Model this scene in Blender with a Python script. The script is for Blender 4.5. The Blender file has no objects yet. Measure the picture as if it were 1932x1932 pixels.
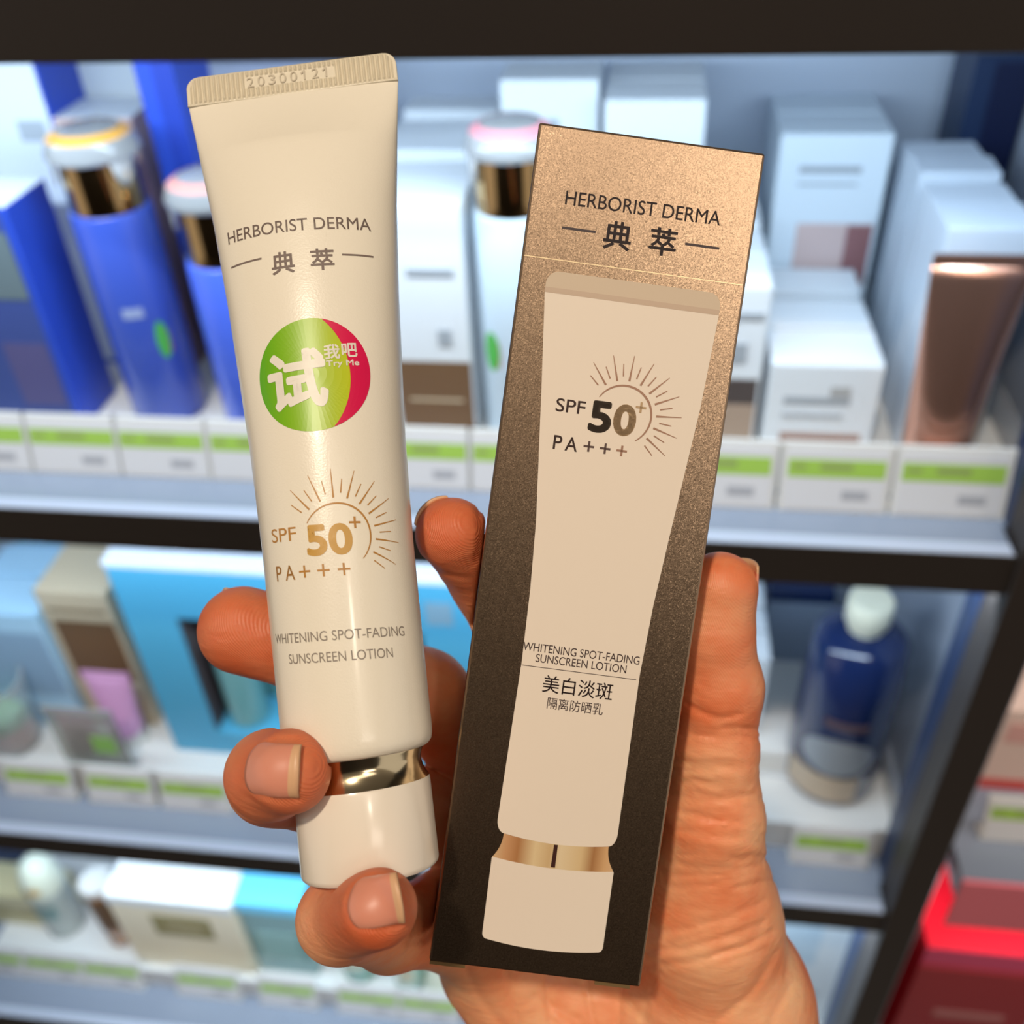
import bpy, bmesh, math, random
import numpy as np
from mathutils import Vector, Matrix

random.seed(4)
SC = bpy.context.scene
COL = SC.collection

# ------------------------------------------------------------------ camera, world, lights, exposure
F, CX = 1860.0, 966.0                       # focal length in pixels, image centre (1932 x 1932)
CAM = np.array([0.0, 0.0, 1.45])            # eye point in front of the shelves
# rows: world X, Y, Z expressed in the lens frame (right, down, forward)
ROT = np.array([[0.99134278, 0.04548694, -0.12316829],
                [0.12456409, -0.62240798, 0.77271735],
                [-0.04151238, -0.78137011, -0.62268569]])

cd = bpy.data.cameras.new('camera')
cam = bpy.data.objects.new('camera', cd); COL.objects.link(cam)
cd.sensor_width = 36; cd.sensor_fit = 'HORIZONTAL'
cd.lens = 36 * F / 1932
cd.clip_start = 0.01; cd.clip_end = 20
M3 = ROT @ np.diag([1, -1, -1])
M4 = Matrix.Identity(4)
for i in range(3):
    for j in range(3): M4[i][j] = M3[i, j]
    M4[i][3] = CAM[i]
cam.matrix_world = M4
cd.dof.use_dof = True; cd.dof.focus_distance = 0.184; cd.dof.aperture_fstop = 12.5
SC.camera = cam

SC.view_settings.view_transform = 'Standard'
SC.view_settings.look = 'None'
SC.view_settings.gamma = 1
SC.view_settings.use_curve_mapping = False
SC.view_settings.exposure = 0.14

w = bpy.data.worlds.new('world'); SC.world = w; w.use_nodes = True
w.node_tree.nodes['Background'].inputs[0].default_value = (1.0, 0.93, 0.85, 1)
w.node_tree.nodes['Background'].inputs[1].default_value = 0.5

def area(name, loc, rot, sx, sy, power, color, spread=180):
    l = bpy.data.lights.new(name, 'AREA'); l.shape = 'RECTANGLE'; l.size = sx; l.size_y = sy
    l.energy = power; l.color = color; l.spread = math.radians(spread)
    o = bpy.data.objects.new(name, l); COL.objects.link(o); o.location = loc; o.rotation_euler = rot
    return o

# warm ceiling spotlight behind the photographer's left shoulder
key = bpy.data.lights.new('ceiling_spotlight', 'SPOT')
key.energy = 54; key.color = (1.0, 0.86, 0.68); key.spot_size = math.radians(50); key.spot_blend = 0.6
key.shadow_soft_size = 0.045
ko = bpy.data.objects.new('ceiling_spotlight', key); COL.objects.link(ko)
ko.location = (-0.22, -0.48, 2.66)
ko.rotation_euler = (Vector((0.0, 0.2, 1.3)) - Vector(ko.location)).to_track_quat('-Z', 'Y').to_euler()
k2 = bpy.data.lights.new('ceiling_spotlight', 'SPOT')
k2.energy = 9; k2.color = (1.0, 0.88, 0.72); k2.spot_size = math.radians(50); k2.spot_blend = 0.6; k2.shadow_soft_size = 0.06
k2o = bpy.data.objects.new('ceiling_spotlight', k2); COL.objects.link(k2o); k2o.location = (0.70, -0.95, 2.66)
k2o.rotation_euler = (Vector((0.0, 0.2, 1.25)) - Vector(k2o.location)).to_track_quat('-Z', 'Y').to_euler()
# unseen ceiling panels, added for soft fill and reflections in the gold box
area('ceiling_fill_panel', (0.55, -0.75, 2.74), (0, 0, 0), 1.4, 0.4, 3, (1.0, 0.9, 0.78))
area('ceiling_fill_panel', (1.45, -1.7, 2.74), (0, 0, 0), 1.0, 0.5, 9, (1.0, 0.9, 0.78))
# cool LED strips under the front of each shelf
LED = (0.66, 0.84, 1.0)
for zl, pw in ((1.322, 2.9), (0.992, 2.5), (0.568, 3.8)):
    area('shelf_led_strip', (-0.29, 0.515, zl), (math.radians(40), 0, 0), 1.08, 0.012, pw, LED)

for zl in (1.06, 0.632):  # unseen fill strips, added to brighten the goods in the neighbouring bay
    area('shelf_led_strip', (0.62, 0.515, zl), (math.radians(24), 0, 0), 0.64, 0.012, 0.9, (1.0, 0.95, 0.92))

# ------------------------------------------------------------------ geometry helpers
def ray(u, v): return ROT @ np.array([(u - CX) / F, (v - CX) / F, 1.0])
def onY(u, v, Y):
    r = ray(u, v); return CAM + r * (Y - CAM[1]) / r[1]
def onZ(u, v, Z):
    r = ray(u, v); return CAM + r * (Z - CAM[2]) / r[2]

def lin(c):
    if isinstance(c, str):
        c = [int(c[i:i + 2], 16) / 255 for i in (0, 2, 4)]
    return tuple(((x / 12.92) if x <= 0.04045 else ((x + 0.055) / 1.055) ** 2.4) for x in c)

MATS = {}
def mat(name, color='808080', rough=0.5, metal=0.0, trans=0.0, coat=0.0, noise=0.0, nscale=60, bump=0.0, bscale=400, sss=0.0, spec=0.5, ior=1.45):
    if name in MATS: return MATS[name]
    m = bpy.data.materials.new(name); m.use_nodes = True
    nt = m.node_tree; b = nt.nodes['Principled BSDF']
    col = lin(color)
    b.inputs['Base Color'].default_value = (*col, 1)
    b.inputs['Roughness'].default_value = rough; b.inputs['Metallic'].default_value = metal
    b.inputs['Transmission Weight'].default_value = trans; b.inputs['Coat Weight'].default_value = coat
    b.inputs['Coat Roughness'].default_value = 0.12; b.inputs['IOR'].default_value = ior
    b.inputs['Specular IOR Level'].default_value = spec
    if sss:
        b.inputs['Subsurface Weight'].default_value = sss
        b.inputs['Subsurface Radius'].default_value = (1, 0.6, 0.4); b.inputs['Subsurface Scale'].default_value = 0.002
    tc = nt.nodes.new('ShaderNodeTexCoord')
    if noise:
        n = nt.nodes.new('ShaderNodeTexNoise'); n.inputs['Scale'].default_value = nscale; n.inputs['Detail'].default_value = 3
        nt.links.new(tc.outputs['Object'], n.inputs['Vector'])
        mx = nt.nodes.new('ShaderNodeMix'); mx.data_type = 'RGBA'
        mx.inputs['A'].default_value = (*[x * (1 - noise) for x in col], 1)
        mx.inputs['B'].default_value = (*[min(1, x * (1 + noise)) for x in col], 1)
        nt.links.new(n.outputs['Fac'], mx.inputs['Factor']); nt.links.new(mx.outputs['Result'], b.inputs['Base Color'])
    if bump:
        n2 = nt.nodes.new('ShaderNodeTexNoise'); n2.inputs['Scale'].default_value = bscale; n2.inputs['Detail'].default_value = 2
        nt.links.new(tc.outputs['Object'], n2.inputs['Vector'])
        bp = nt.nodes.new('ShaderNodeBump'); bp.inputs['Strength'].default_value = bump; bp.inputs['Distance'].default_value = 0.001
        nt.links.new(n2.outputs['Fac'], bp.inputs['Height']); nt.links.new(bp.outputs['Normal'], b.inputs['Normal'])
    MATS[name] = m
    return m

def link(name, me, m=None, parent=None, smooth=False):
    o = bpy.data.objects.new(name, me); COL.objects.link(o)
    if m is not None:
        me.materials.clear(); me.materials.append(m)
    if parent is not None: o.parent = parent
    if smooth:
        me.polygons.foreach_set('use_smooth', [True] * len(me.polygons))
    return o

def pyd(name, V, Fc, m=None, parent=None, smooth=False):
    me = bpy.data.meshes.new(name); me.from_pydata([tuple(map(float, v)) for v in V], [], Fc); me.update()
    return link(name, me, m, parent, smooth)

def tag(o, label=None, cat=None, group=None, kind=None):
    if label: o['label'] = label
    if cat: o['category'] = cat
    if group: o['group'] = group
    if kind: o['kind'] = kind
    return o

def empty(name, loc=(0, 0, 0), rz=0.0):
    o = bpy.data.objects.new(name, None); COL.objects.link(o)
    o.location = tuple(map(float, loc)); o.rotation_euler = (0, 0, rz); o.empty_display_size = 0.02
    return o

def box_mesh(name, lo, hi, bev=0.0, seg=2):
    bm = bmesh.new(); bmesh.ops.create_cube(bm, size=1)
    for v in bm.verts:
        for k in range(3): v.co[k] = lo[k] + (v.co[k] + 0.5) * (hi[k] - lo[k])
    if bev:
        bmesh.ops.bevel(bm, geom=list(bm.edges), offset=bev, segments=seg, affect='EDGES', profile=0.5)
    me = bpy.data.meshes.new(name); bm.to_mesh(me); bm.free()
    return me

def box(name, lo, hi, m, parent=None, bev=0.0, seg=2):
    return link(name, box_mesh(name, lo, hi, bev, seg), m, parent)

def lathe(name, prof, m, parent=None, n=48, sx=1.0, sy=1.0, capb=True, capt=True):
    V, Fc = [], []
    for (r, z) in prof:
        for i in range(n):
            a = 2 * math.pi * i / n
            V.append((r * math.cos(a) * sx, r * math.sin(a) * sy, z))
    for j in range(len(prof) - 1):
        for i in range(n):
            i2 = (i + 1) % n
            Fc.append((j * n + i, j * n + i2, (j + 1) * n + i2, (j + 1) * n + i))
    if capb: Fc.append(tuple(reversed(range(n))))
    if capt: Fc.append(tuple(range((len(prof) - 1) * n, len(prof) * n)))
    o = pyd(name, V, Fc, m, parent, True)
    sharpen(o.data, 40)
    return o

def sharpen(me, deg):
    bm = bmesh.new(); bm.from_mesh(me); lim = math.radians(deg)
    for e in bm.edges:
        if len(e.link_faces) == 2 and e.calc_face_angle(0) > lim: e.smooth = False
    bm.to_mesh(me); bm.free()

TXT = bpy.data.curves.new('lettering_source', 'FONT')
TXO = bpy.data.objects.new('lettering_source', TXT)
COL.objects.link(TXO)
def text_geo(body, height, width=None, bold=0.0, spacing=1.0, maxlen=None):
    """2D letters centred on the origin; height = cap height; returns verts (n,2), faces."""
    TXT.body = body; TXT.size = 1.0; TXT.offset = 0.0; TXT.space_character = spacing; TXT.resolution_u = 5
    bpy.context.view_layer.update()
    me = bpy.data.meshes.new_from_object(TXO.evaluated_get(bpy.context.evaluated_depsgraph_get()))
    bm = bmesh.new(); bm.from_mesh(me)
    bmesh.ops.triangulate(bm, faces=bm.faces[:])
    V = np.array([v.co[:2] for v in bm.verts]); lo, hi = V.min(0), V.max(0)
    sy = height / (hi[1] - lo[1]); sx = sy if width is None else width / (hi[0] - lo[0])
    for v in bm.verts:
        v.co.x = (v.co.x - (lo[0] + hi[0]) / 2) * sx; v.co.y = (v.co.y - (lo[1] + hi[1]) / 2) * sy
    if maxlen:
        for _ in range(4):
            es = [e for e in bm.edges if e.calc_length() > maxlen]
            if not es: break
            bmesh.ops.subdivide_edges(bm, edges=es, cuts=1)
            bmesh.ops.triangulate(bm, faces=bm.faces[:])
    bm.verts.index_update()
    V = [(v.co.x, v.co.y) for v in bm.verts]; Fc = [tuple(v.index for v in f.verts) for f in bm.faces]
    bm.free(); bpy.data.meshes.remove(me)
    if bold > 0:
        b = bold * height * 1.3                     # heavier stroke: the outline laid over itself in a small circle
        k = 1 - 2 * b / max(height, 1e-6)
        base = [(x * k, y * k) for x, y in V]
        return merge(*[shift((base, Fc), b * math.cos(a * math.pi / 6), b * math.sin(a * math.pi / 6)) for a in range(12)], (base, Fc))
    return V, Fc

def rect_geo(x0, x1, y0, y1, n=1):
    V = []; Fc = []
    for i in range(n + 1):
        x = x0 + (x1 - x0) * i / n; V += [(x, y0), (x, y1)]
    for i in range(n): Fc.append((2 * i, 2 * i + 2, 2 * i + 3, 2 * i + 1))
    return V, Fc

def shift(g, dx=0, dy=0, rot=0.0):
    c, s = math.cos(rot), math.sin(rot)
    return [(x * c - y * s + dx, x * s + y * c + dy) for x, y in g[0]], g[1]

def merge(*gs):
    V, Fc = [], []
    for g in gs:
        k = len(V); V += list(g[0]); Fc += [tuple(i + k for i in f) for f in g[1]]
    return V, Fc

def ray_geo(cx, cy, ang, r0, r1, w0, w1=None):
    """slim tapered sun ray"""
    d = (math.cos(ang), math.sin(ang)); p = (-d[1], d[0]); w1 = w0 * 0.3 if w1 is None else w1
    V = []
    for k in range(4):
        t = k / 3; r = r0 + (r1 - r0) * t; ww = (w0 + (w1 - w0) * t) / 2
        V += [(cx + d[0] * r + p[0] * ww, cy + d[1] * r + p[1] * ww), (cx + d[0] * r - p[0] * ww, cy + d[1] * r - p[1] * ww)]
    return V, [(2 * k, 2 * k + 1, 2 * k + 3, 2 * k + 2) for k in range(3)]

def arc_geo(cx, cy, r, a0, a1, wd, n=48):
    V = []
    for k in range(n + 1):
        t = k / n; a = a0 + (a1 - a0) * t; ww = wd * (0.35 + 0.65 * math.sin(math.pi * t) ** 0.6) / 2
        V += [(cx + math.cos(a) * (r - ww), cy + math.sin(a) * (r - ww)), (cx + math.cos(a) * (r + ww), cy + math.sin(a) * (r + ww))]
    return V, [(2 * k, 2 * k + 1, 2 * k + 3, 2 * k + 2) for k in range(n)]

# ------------------------------------------------------------------ materials
M_black = mat('shelf_edge_black', '332d2a', 0.45)
M_shelf = mat('shelf_top_laminate', '868f9f', 0.22, coat=0.3)
M_nose = mat('shelf_nosing', 'b4bccd', 0.3)
M_side = mat('side_panel_grey', 'a2a9b6', 0.45)
M_back = mat('shelf_back_panel', 'c6d0e0', 0.55)
M_navy = mat('side_panel_navy', '1d2e4e', 0.4)
M_post = mat('upright_brown_black', '37302d', 0.5)
M_white = mat('white_card', 'd8dde2', 0.5)
M_whitegl = mat('white_gloss_plastic', 'dcdad6', 0.25)
M_green = mat('tag_green_print', 'a0c653', 0.6)
M_ink = mat('dark_print', '3d4347', 0.6)
M_grey = mat('grey_print', '9ba1a8', 0.6)
M_gold = mat('gold_metal', 'c9a877', 0.12, 1.0)
M_brown = mat('brown_print', '6d5036', 0.55)
M_beige = mat('beige_card', 'cbb89b', 0.5)
M_blue = mat('royal_blue_card', '2a49b4', 0.4)
M_bluebot = mat('cobalt_bottle_plastic', '3c53ae', 0.28, coat=0.3)
M_deep = mat('deep_navy_card', '0e1c58', 0.5)
M_clear = mat('clear_plastic', 'f4f2f0', 0.08, trans=0.75)
M_frost = mat('frosted_plastic', 'efeeee', 0.2, trans=0.7)
M_amber = mat('amber_seal', 'd59a45', 0.3)
M_pink = mat('pink_plastic', 'd89aa6', 0.35)
M_rosepk = mat('salmon_seal', 'cf8a80', 0.3)
M_cyan = mat('cyan_card', '50a6cc', 0.45)
M_cyanpale = mat('pale_blue_card', 'a9cfe8', 0.45)
M_teal = mat('teal_print', '5f9a9e', 0.4)
M_rose = mat('rose_gold_foil', 'e0aa94', 0.24, 0.9)
M_navyg = mat('navy_glass', '18264f', 0.1, coat=0.6)
M_silver = mat('silver_label', 'a3a8ae', 0.35, 0.4)
M_cream = mat('cream_plastic', 'ded9c2', 0.4)
M_olive = mat('olive_print', '8d8152', 0.5)
M_orange = mat('amber_liquid_plastic', 'b4773c', 0.25, coat=0.3)
M_red = mat('red_card', 'd3122a', 0.4)
M_redpk = mat('red_pink_card', 'f2818f', 0.4)
M_blush = mat('blush_card', 'e3c6b8', 0.5)
M_gteal = mat('green_glass', '6fae96', 0.2, coat=0.4)
M_yell = mat('straw_card', 'cfc59b', 0.5)

# ------------------------------------------------------------------ the room
M_wall = mat('shop_wall_paint', '2f2925', 0.8, noise=0.06, nscale=4)
M_ceil = mat('ceiling_paint', 'e8e0d4', 0.9, noise=0.03, nscale=3)
M_floor = mat('floor_tile', '6d655c', 0.35, noise=0.08, nscale=5)
tag(box('floor', (-3.0, -2.5, -0.05), (3.0, 1.0, 0.0), M_floor), kind='structure')
tag(box('ceiling', (-3.0, -2.5, 2.78), (3.0, 1.0, 2.83), M_ceil), kind='structure')
tag(box('wall_rear', (-3.0, -2.55, 0.0), (3.0, -2.5, 2.78), M_wall), kind='structure')
tag(box('wall_back', (-3.0, 0.94, 0.0), (3.0, 1.0, 2.78), M_wall), kind='structure')

# ------------------------------------------------------------------ shelving
S1, S2, S3, S4 = 1.358, 1.029, 0.604, 0.170        # top surfaces of the shelves
YF, YB = 0.50, 0.90
XL, XR, XS = -0.86, 0.243, 0.276
su = empty('shelving_unit', ((XL + XR) / 2, 0.7, 0))
tag(su, 'dark framed shop shelving bay full of skincare behind the hand', 'shelf')
def sbox(name, lo, hi, m, bev=0.0):
    L = Vector(su.location)
    return box(name, [lo[i] - L[i] for i in range(3)], [hi[i] - L[i] for i in range(3)], m, su, bev)
sbox('back_panel', (XL, YB, 0.10), (XS, YB + 0.015, 1.80), M_back)
for z in (S1, S2, S3, S4):
    b = sbox('shelf_board', (XL, YF + 0.032, z - 0.030), (XS, YB, z), M_shelf)
    sl_ = sbox('shelf_lip', (XL, YF + 0.004, z - 0.030), (XR - 0.005, YF + 0.032, z), M_shelf)
    L = Vector(su.location)
    box('nosing', (XL - L.x, YF + 0.0005 - L.y, z - L.z), (XR - 0.005 - L.x, YF + 0.012 - L.y, z + 0.0012 - L.z), M_nose, sl_, 0.0004)
    e = box('front_edge', (XL - L.x, YF - L.y, z - 0.0325 - L.z), (XR - 0.002 - L.x, YF + 0.004 - L.y, z + 0.0005 - L.z), M_black, sl_, 0.0008)
sbox('side_panel', (XS, YF + 0.03, 0.10), (XS + 0.012, YB + 0.015, 1.80), M_side)
sbox('side_panel', (XL - 0.016, YF + 0.03, 0.10), (XL, YB + 0.015, 1.80), M_navy)
sbox('upright_post', (XR - 0.002, YF - 0.004, 0.0), (XR + 0.026, YF + 0.030, 1.80), M_post, 0.001)
sbox('upright_post', (XL - 0.026, YF - 0.004, 0.0), (XL + 0.002, YF + 0.03, 1.80), M_post, 0.001)
sbox('post_liner', (XR - 0.002, YF + 0.0305, S4), (XR + 0.026, YF + 0.056, 1.80), M_navy, 0.0008)
sbox('plinth', (XL, YF + 0.05, 0.0), (XR, YB, 0.10), M_black)
# neighbouring bay on the right
nb = empty('shelving_unit', (0.62, 0.7, 0))
tag(nb, 'neighbouring shelving bay to the right of the dark upright post', 'shelf')
def nbox(name, lo, hi, m, bev=0.0):
    L = Vector(nb.location)
    return box(name, [lo[i] - L[i] for i in range(3)], [hi[i] - L[i] for i in range(3)], m, nb, bev)
NX0, NX1 = XS + 0.016, 0.95
nbox('back_panel', (NX0, YB, 0.10), (NX1, YB + 0.015, 1.80), M_blush)
for z in (1.10, 0.665, 0.30):
    b = nbox('shelf_board', (NX0, YF + 0.004, z - 0.030), (NX1, YB, z), M_shelf)
    nbox('front_edge', (NX0, YF, z - (0.070 if z == 0.665 else 0.032)), (NX1, YF + 0.0038, z), M_redpk if z == 0.665 else M_black, 0.0006)
nbox('side_panel', (NX1, YF + 0.03, 0.10), (NX1 + 0.016, YB, 1.80), M_navy)

# ------------------------------------------------------------------ price tags
M_card = mat('ticket_card', 'd9d8da', 0.5)
def price_tag(u0, u1, vref, zs, label, group, Y=0.544, h=0.042, g0=0.56, g1=0.84, glow=None):
    a, b2 = onY(u0, vref, Y)[0], onY(u1, vref, Y)[0]
    t = empty('price_tag', ((a + b2) / 2, Y, zs)); wd = (b2 - a)
    tag(t, label, 'price tag', group)
    k = math.radians(14)
    def sl(z, off=0): return (z * math.sin(k) - off)
    def quadbox(nm, x0, x1, z0, z1, d0, d1, m, par=t):
        V = []
        for d in (d0, d1):
            for (x, z) in ((x0, z0), (x1, z0), (x1, z1), (x0, z1)):
                V.append((x, sl(z, d), z * math.cos(k)))
        return pyd(nm, V, [(0, 1, 2, 3), (7, 6, 5, 4), (0, 4, 5, 1), (1, 5, 6, 2), (2, 6, 7, 3), (3, 7, 4, 0)], m, par)
    quadbox('holder', -wd / 2 - 0.003, wd / 2 + 0.003, 0.0, h + 0.004, -0.002, 0.0, M_whitegl)
    quadbox('holder_foot', -wd / 2 - 0.003, wd / 2 + 0.003, 0.0, 0.002, -0.014, -0.002, M_whitegl)
    c = quadbox('card', -wd / 2, wd / 2, 0.002, h, 0.0, 0.0006, M_card)
    quadbox('green_band', -wd / 2 + 0.001, wd / 2 - 0.001, h * g0, h * g1, 0.0006, 0.0008, M_green, c)
    for (f0, f1, z0, z1) in ((0.06, 0.2, 0.69, 0.76), (0.34, 0.66, 0.68, 0.78), (0.58, 0.84, 0.22, 0.36)):
        quadbox('print_line', -wd / 2 + f0 * wd, -wd / 2 + f1 * wd, h * z0, h * z1, 0.0008, 0.0009, mat('faint_print', '8fa05e', 0.6) if z0 > 0.5 else mat('faint_price', 'a9aab0', 0.6), c)
    return t

G2 = 'price tags on the upper shelf'; G3 = 'price tags on the middle shelf'; G4 = 'price tags on the bottom shelf'
for u0, u1, s in [(-120, 36, 'at the far left edge of the upper shelf'), (44, 206, 'on the upper shelf, below the dark blue boxes'), (212, 374, 'on the upper shelf, below the first cobalt bottle'),
                  (384, 546, 'on the upper shelf, half behind the left edge of the held tube'), (716, 876, 'on the upper shelf, below the brown-banded carton right of the tube'), (884, 1046, 'on the upper shelf, below the white bottle, half behind the held box')]:
    price_tag(u0, u1, 830, S2, 'green-banded price tag ' + s, G2)
for u0, u1, s in [(1262, 1460, 'peeking out right of the held box on the upper shelf'), (1486, 1681, 'second from the right on the upper shelf'), (1706, 1914, 'rightmost on the upper shelf, below the rose gold tube')]:
    price_tag(u0, u1, 890, S2, 'green-banded price tag ' + s, G2, Y=0.538, h=0.045)
for u0, u1, s in [(-5, 112, 'leftmost on the middle shelf'), (146, 260, 'on the middle shelf below the pink tubes'), (282, 402, 'on the middle shelf below the cyan gift box')]:
    price_tag(u0, u1, 1455, S3, 'small green price tag ' + s, G3, h=0.042, g0=0.5, g1=0.82)
price_tag(1508, 1652, 1570, S3, 'small green price tag below the navy bottle on the middle shelf', G3, h=0.042, g0=0.5, g1=0.82)
for u0, u1, s in [(-40, 64, 'leftmost on the bottom shelf'), (70, 166, 'on the bottom shelf below the dome-capped bottle'), (172, 266, 'on the bottom shelf below the amber bottle'),
                  (334, 440, 'on the bottom shelf below the white jar carton'), (484, 582, 'on the bottom shelf below the blue-capped bottle'), (628, 738, 'on the bottom shelf left of the hand, under the green bottles'), (744, 850, 'on the bottom shelf, partly behind the heel of the hand')]:
    price_tag(u0, u1, 1865, S4, 'small green price tag ' + s, G4, Y=0.55, h=0.05, g0=0.5, g1=0.78)

# white plastic trays that the goods stand in
for z, x1, lb in ((S2, 0.262, 'long white plastic tray on the upper shelf behind the price tags'), (S3, 0.262, 'long white plastic tray on the middle shelf behind the price tags'), (S4, 0.2745, 'long white plastic tray on the bottom shelf behind the price tags')):
    tr = empty('display_tray', (-0.3, 0.72, z)); tag(tr, lb, 'tray', 'white shelf trays')
    box('tray_floor', (-0.545, -0.158, 0.0), (x1 + 0.3, 0.165, 0.002), M_whitegl, tr)
    box('tray_front', (-0.545, -0.1605, 0.0), (x1 + 0.3, -0.158, 0.040), M_whitegl, tr, 0.0006)
    box('tray_end', (x1 + 0.3 - 0.002, -0.158, 0.002), (x1 + 0.3, 0.165, 0.030), M_clear, tr)
S2 += 0.0023; S3 += 0.0023; S4 += 0.0023
# ------------------------------------------------------------------ cartons, bottles and tubes on the shelves
def carton(u0, u1, v, Y, depth, zb, m, label, prints=(), group=None, name='carton', rz=0.0, ztop=None, topm=None, cat='box', uv_w=None):
    """front top edge runs between pixels (u0,v) and (u1,v) on the plane Y; stands on zb"""
    a, b2 = onY(u0, v, Y), onY(u1, v, Y)
    x0, x1 = a[0], b2[0]; zt = ztop if ztop else (a[2] + b2[2]) / 2
    h = zt - zb; wd = x1 - x0
    t = empty(name, ((x0 + x1) / 2, Y + depth / 2, zb), rz)
    tag(t, label, cat, group)
    body = box('carton_body', (-wd / 2, -depth / 2, 0), (wd / 2, depth / 2, h), m, t, 0.0007, 1)
    box('top_flap', (-wd / 2 + 0.0006, -depth / 2 + 0.0006, h), (wd / 2 - 0.0006, depth / 2 - 0.0006, h + 0.0004), topm or m, t)
    for kp, (nm, fx0, fx1, fz0, fz1, pm) in enumerate(prints):
        box(nm, (-wd / 2 + fx0 * wd, -depth / 2 - 0.0003 * (kp + 1), fz0 * h), (-wd / 2 + fx1 * wd, -depth / 2, fz1 * h), pm, body)
    return t, (x0, x1, zt)

def copy_tree(o, parent=None):
    c = o.copy(); COL.objects.link(c)
    if parent is not None: c.parent = parent
    for ch in list(o.children): copy_tree(ch, c)
    return c

def row_behind(t, n, step, labels):
    for k in range(n):
        c = copy_tree(t); c.location.y = t.location.y + step * (k + 1); c['label'] = labels[k]
        c.scale = (0.995 - 0.006 * k, 0.80, 1.0 + (0.012 if k % 2 else -0.012)); c.rotation_euler.z = math.radians((1.2, -0.9, 1.5, -1.2)[k])
    return

ORD = ['second', 'third', 'fourth', 'fifth']
# --- upper shelf, left
t, _ = carton(-190, 8, 391, 0.60, 0.055, S2, M_blue, 'blue carton with white top at the far left of the upper shelf', [('printed_panel', 0.0, 0.93, 0.05, 0.98, mat('dusky_blue_print', '3a4a86', 0.5)), ('picture', 0.45, 0.9, 0.12, 0.42, mat('brown_blue_print', '54507c', 0.5)), ('picture', 0.4, 0.92, 0.62, 0.9, mat('grey_green_print', '5f6d72', 0.5))], topm=M_white)
t, _ = carton(-120, 60, 105, 0.70, 0.06, S2, M_blue, 'tall carton with white front and blue side, behind the white-topped blue carton', [('printed_panel', 0.0, 0.97, 0.02, 0.99, mat('cool_white_print', 'c9d0da', 0.5)), ('lettering', 0.6, 0.9, 0.76, 0.82, M_grey)])
t, _ = carton(96, 246, 224, 0.70, 0.05, S2, mat('pinkish_card', 'b99a94', 0.5), 'dusky pink carton with glossy white top behind the first cobalt bottle', [('printed_band', 0.02, 0.98, 0.9, 0.98, M_white), ('printed_panel', 0.7, 1.0, 0.3, 0.85, mat('purple_brown_shade', '5b4257', 0.5))], topm=M_white)  # purple-brown panel paints the brown shadow onto the pink front
t, _ = carton(112, 252, 108, 0.755, 0.05, S2, mat('silver_grey_card', 'bfc4c8', 0.35), 'silver grey carton between the blue cartons at the back', [('lettering', 0.3, 0.75, 0.7, 0.74, M_white), ('printed_band', 0.0, 1.0, 0.5, 0.6, M_white)])
t, _ = carton(243, 318, 100, 0.675, 0.06, S2, M_blue, 'tall royal blue carton right behind the first cobalt bottle', [('printed_panel', 0.45, 1.0, 0.02, 0.98, mat('mid_blue_tone', '1f3a9c', 0.45)), ('lettering', 0.1, 0.4, 0.4, 0.44, M_white)])  # right half of the front in a darker blue
t, _ = carton(334, 470, 300, 0.742, 0.04, S2, mat('lilac_card', '9a9ab2', 0.5), 'pale lilac carton behind the second cobalt bottle, next to the tube', [('printed_band', 0.0, 1.0, 0.9, 1.0, M_white)], topm=M_white)
t, _ = carton(390, 640, 120, 0.80, 0.06, S2, mat('lilac_grey_card', 'a7aec4', 0.5), 'pale lilac-grey carton at the back of the shelf behind the held tube', [('printed_band', 0.0, 1.0, 0.4, 0.5, M_white)])

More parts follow.
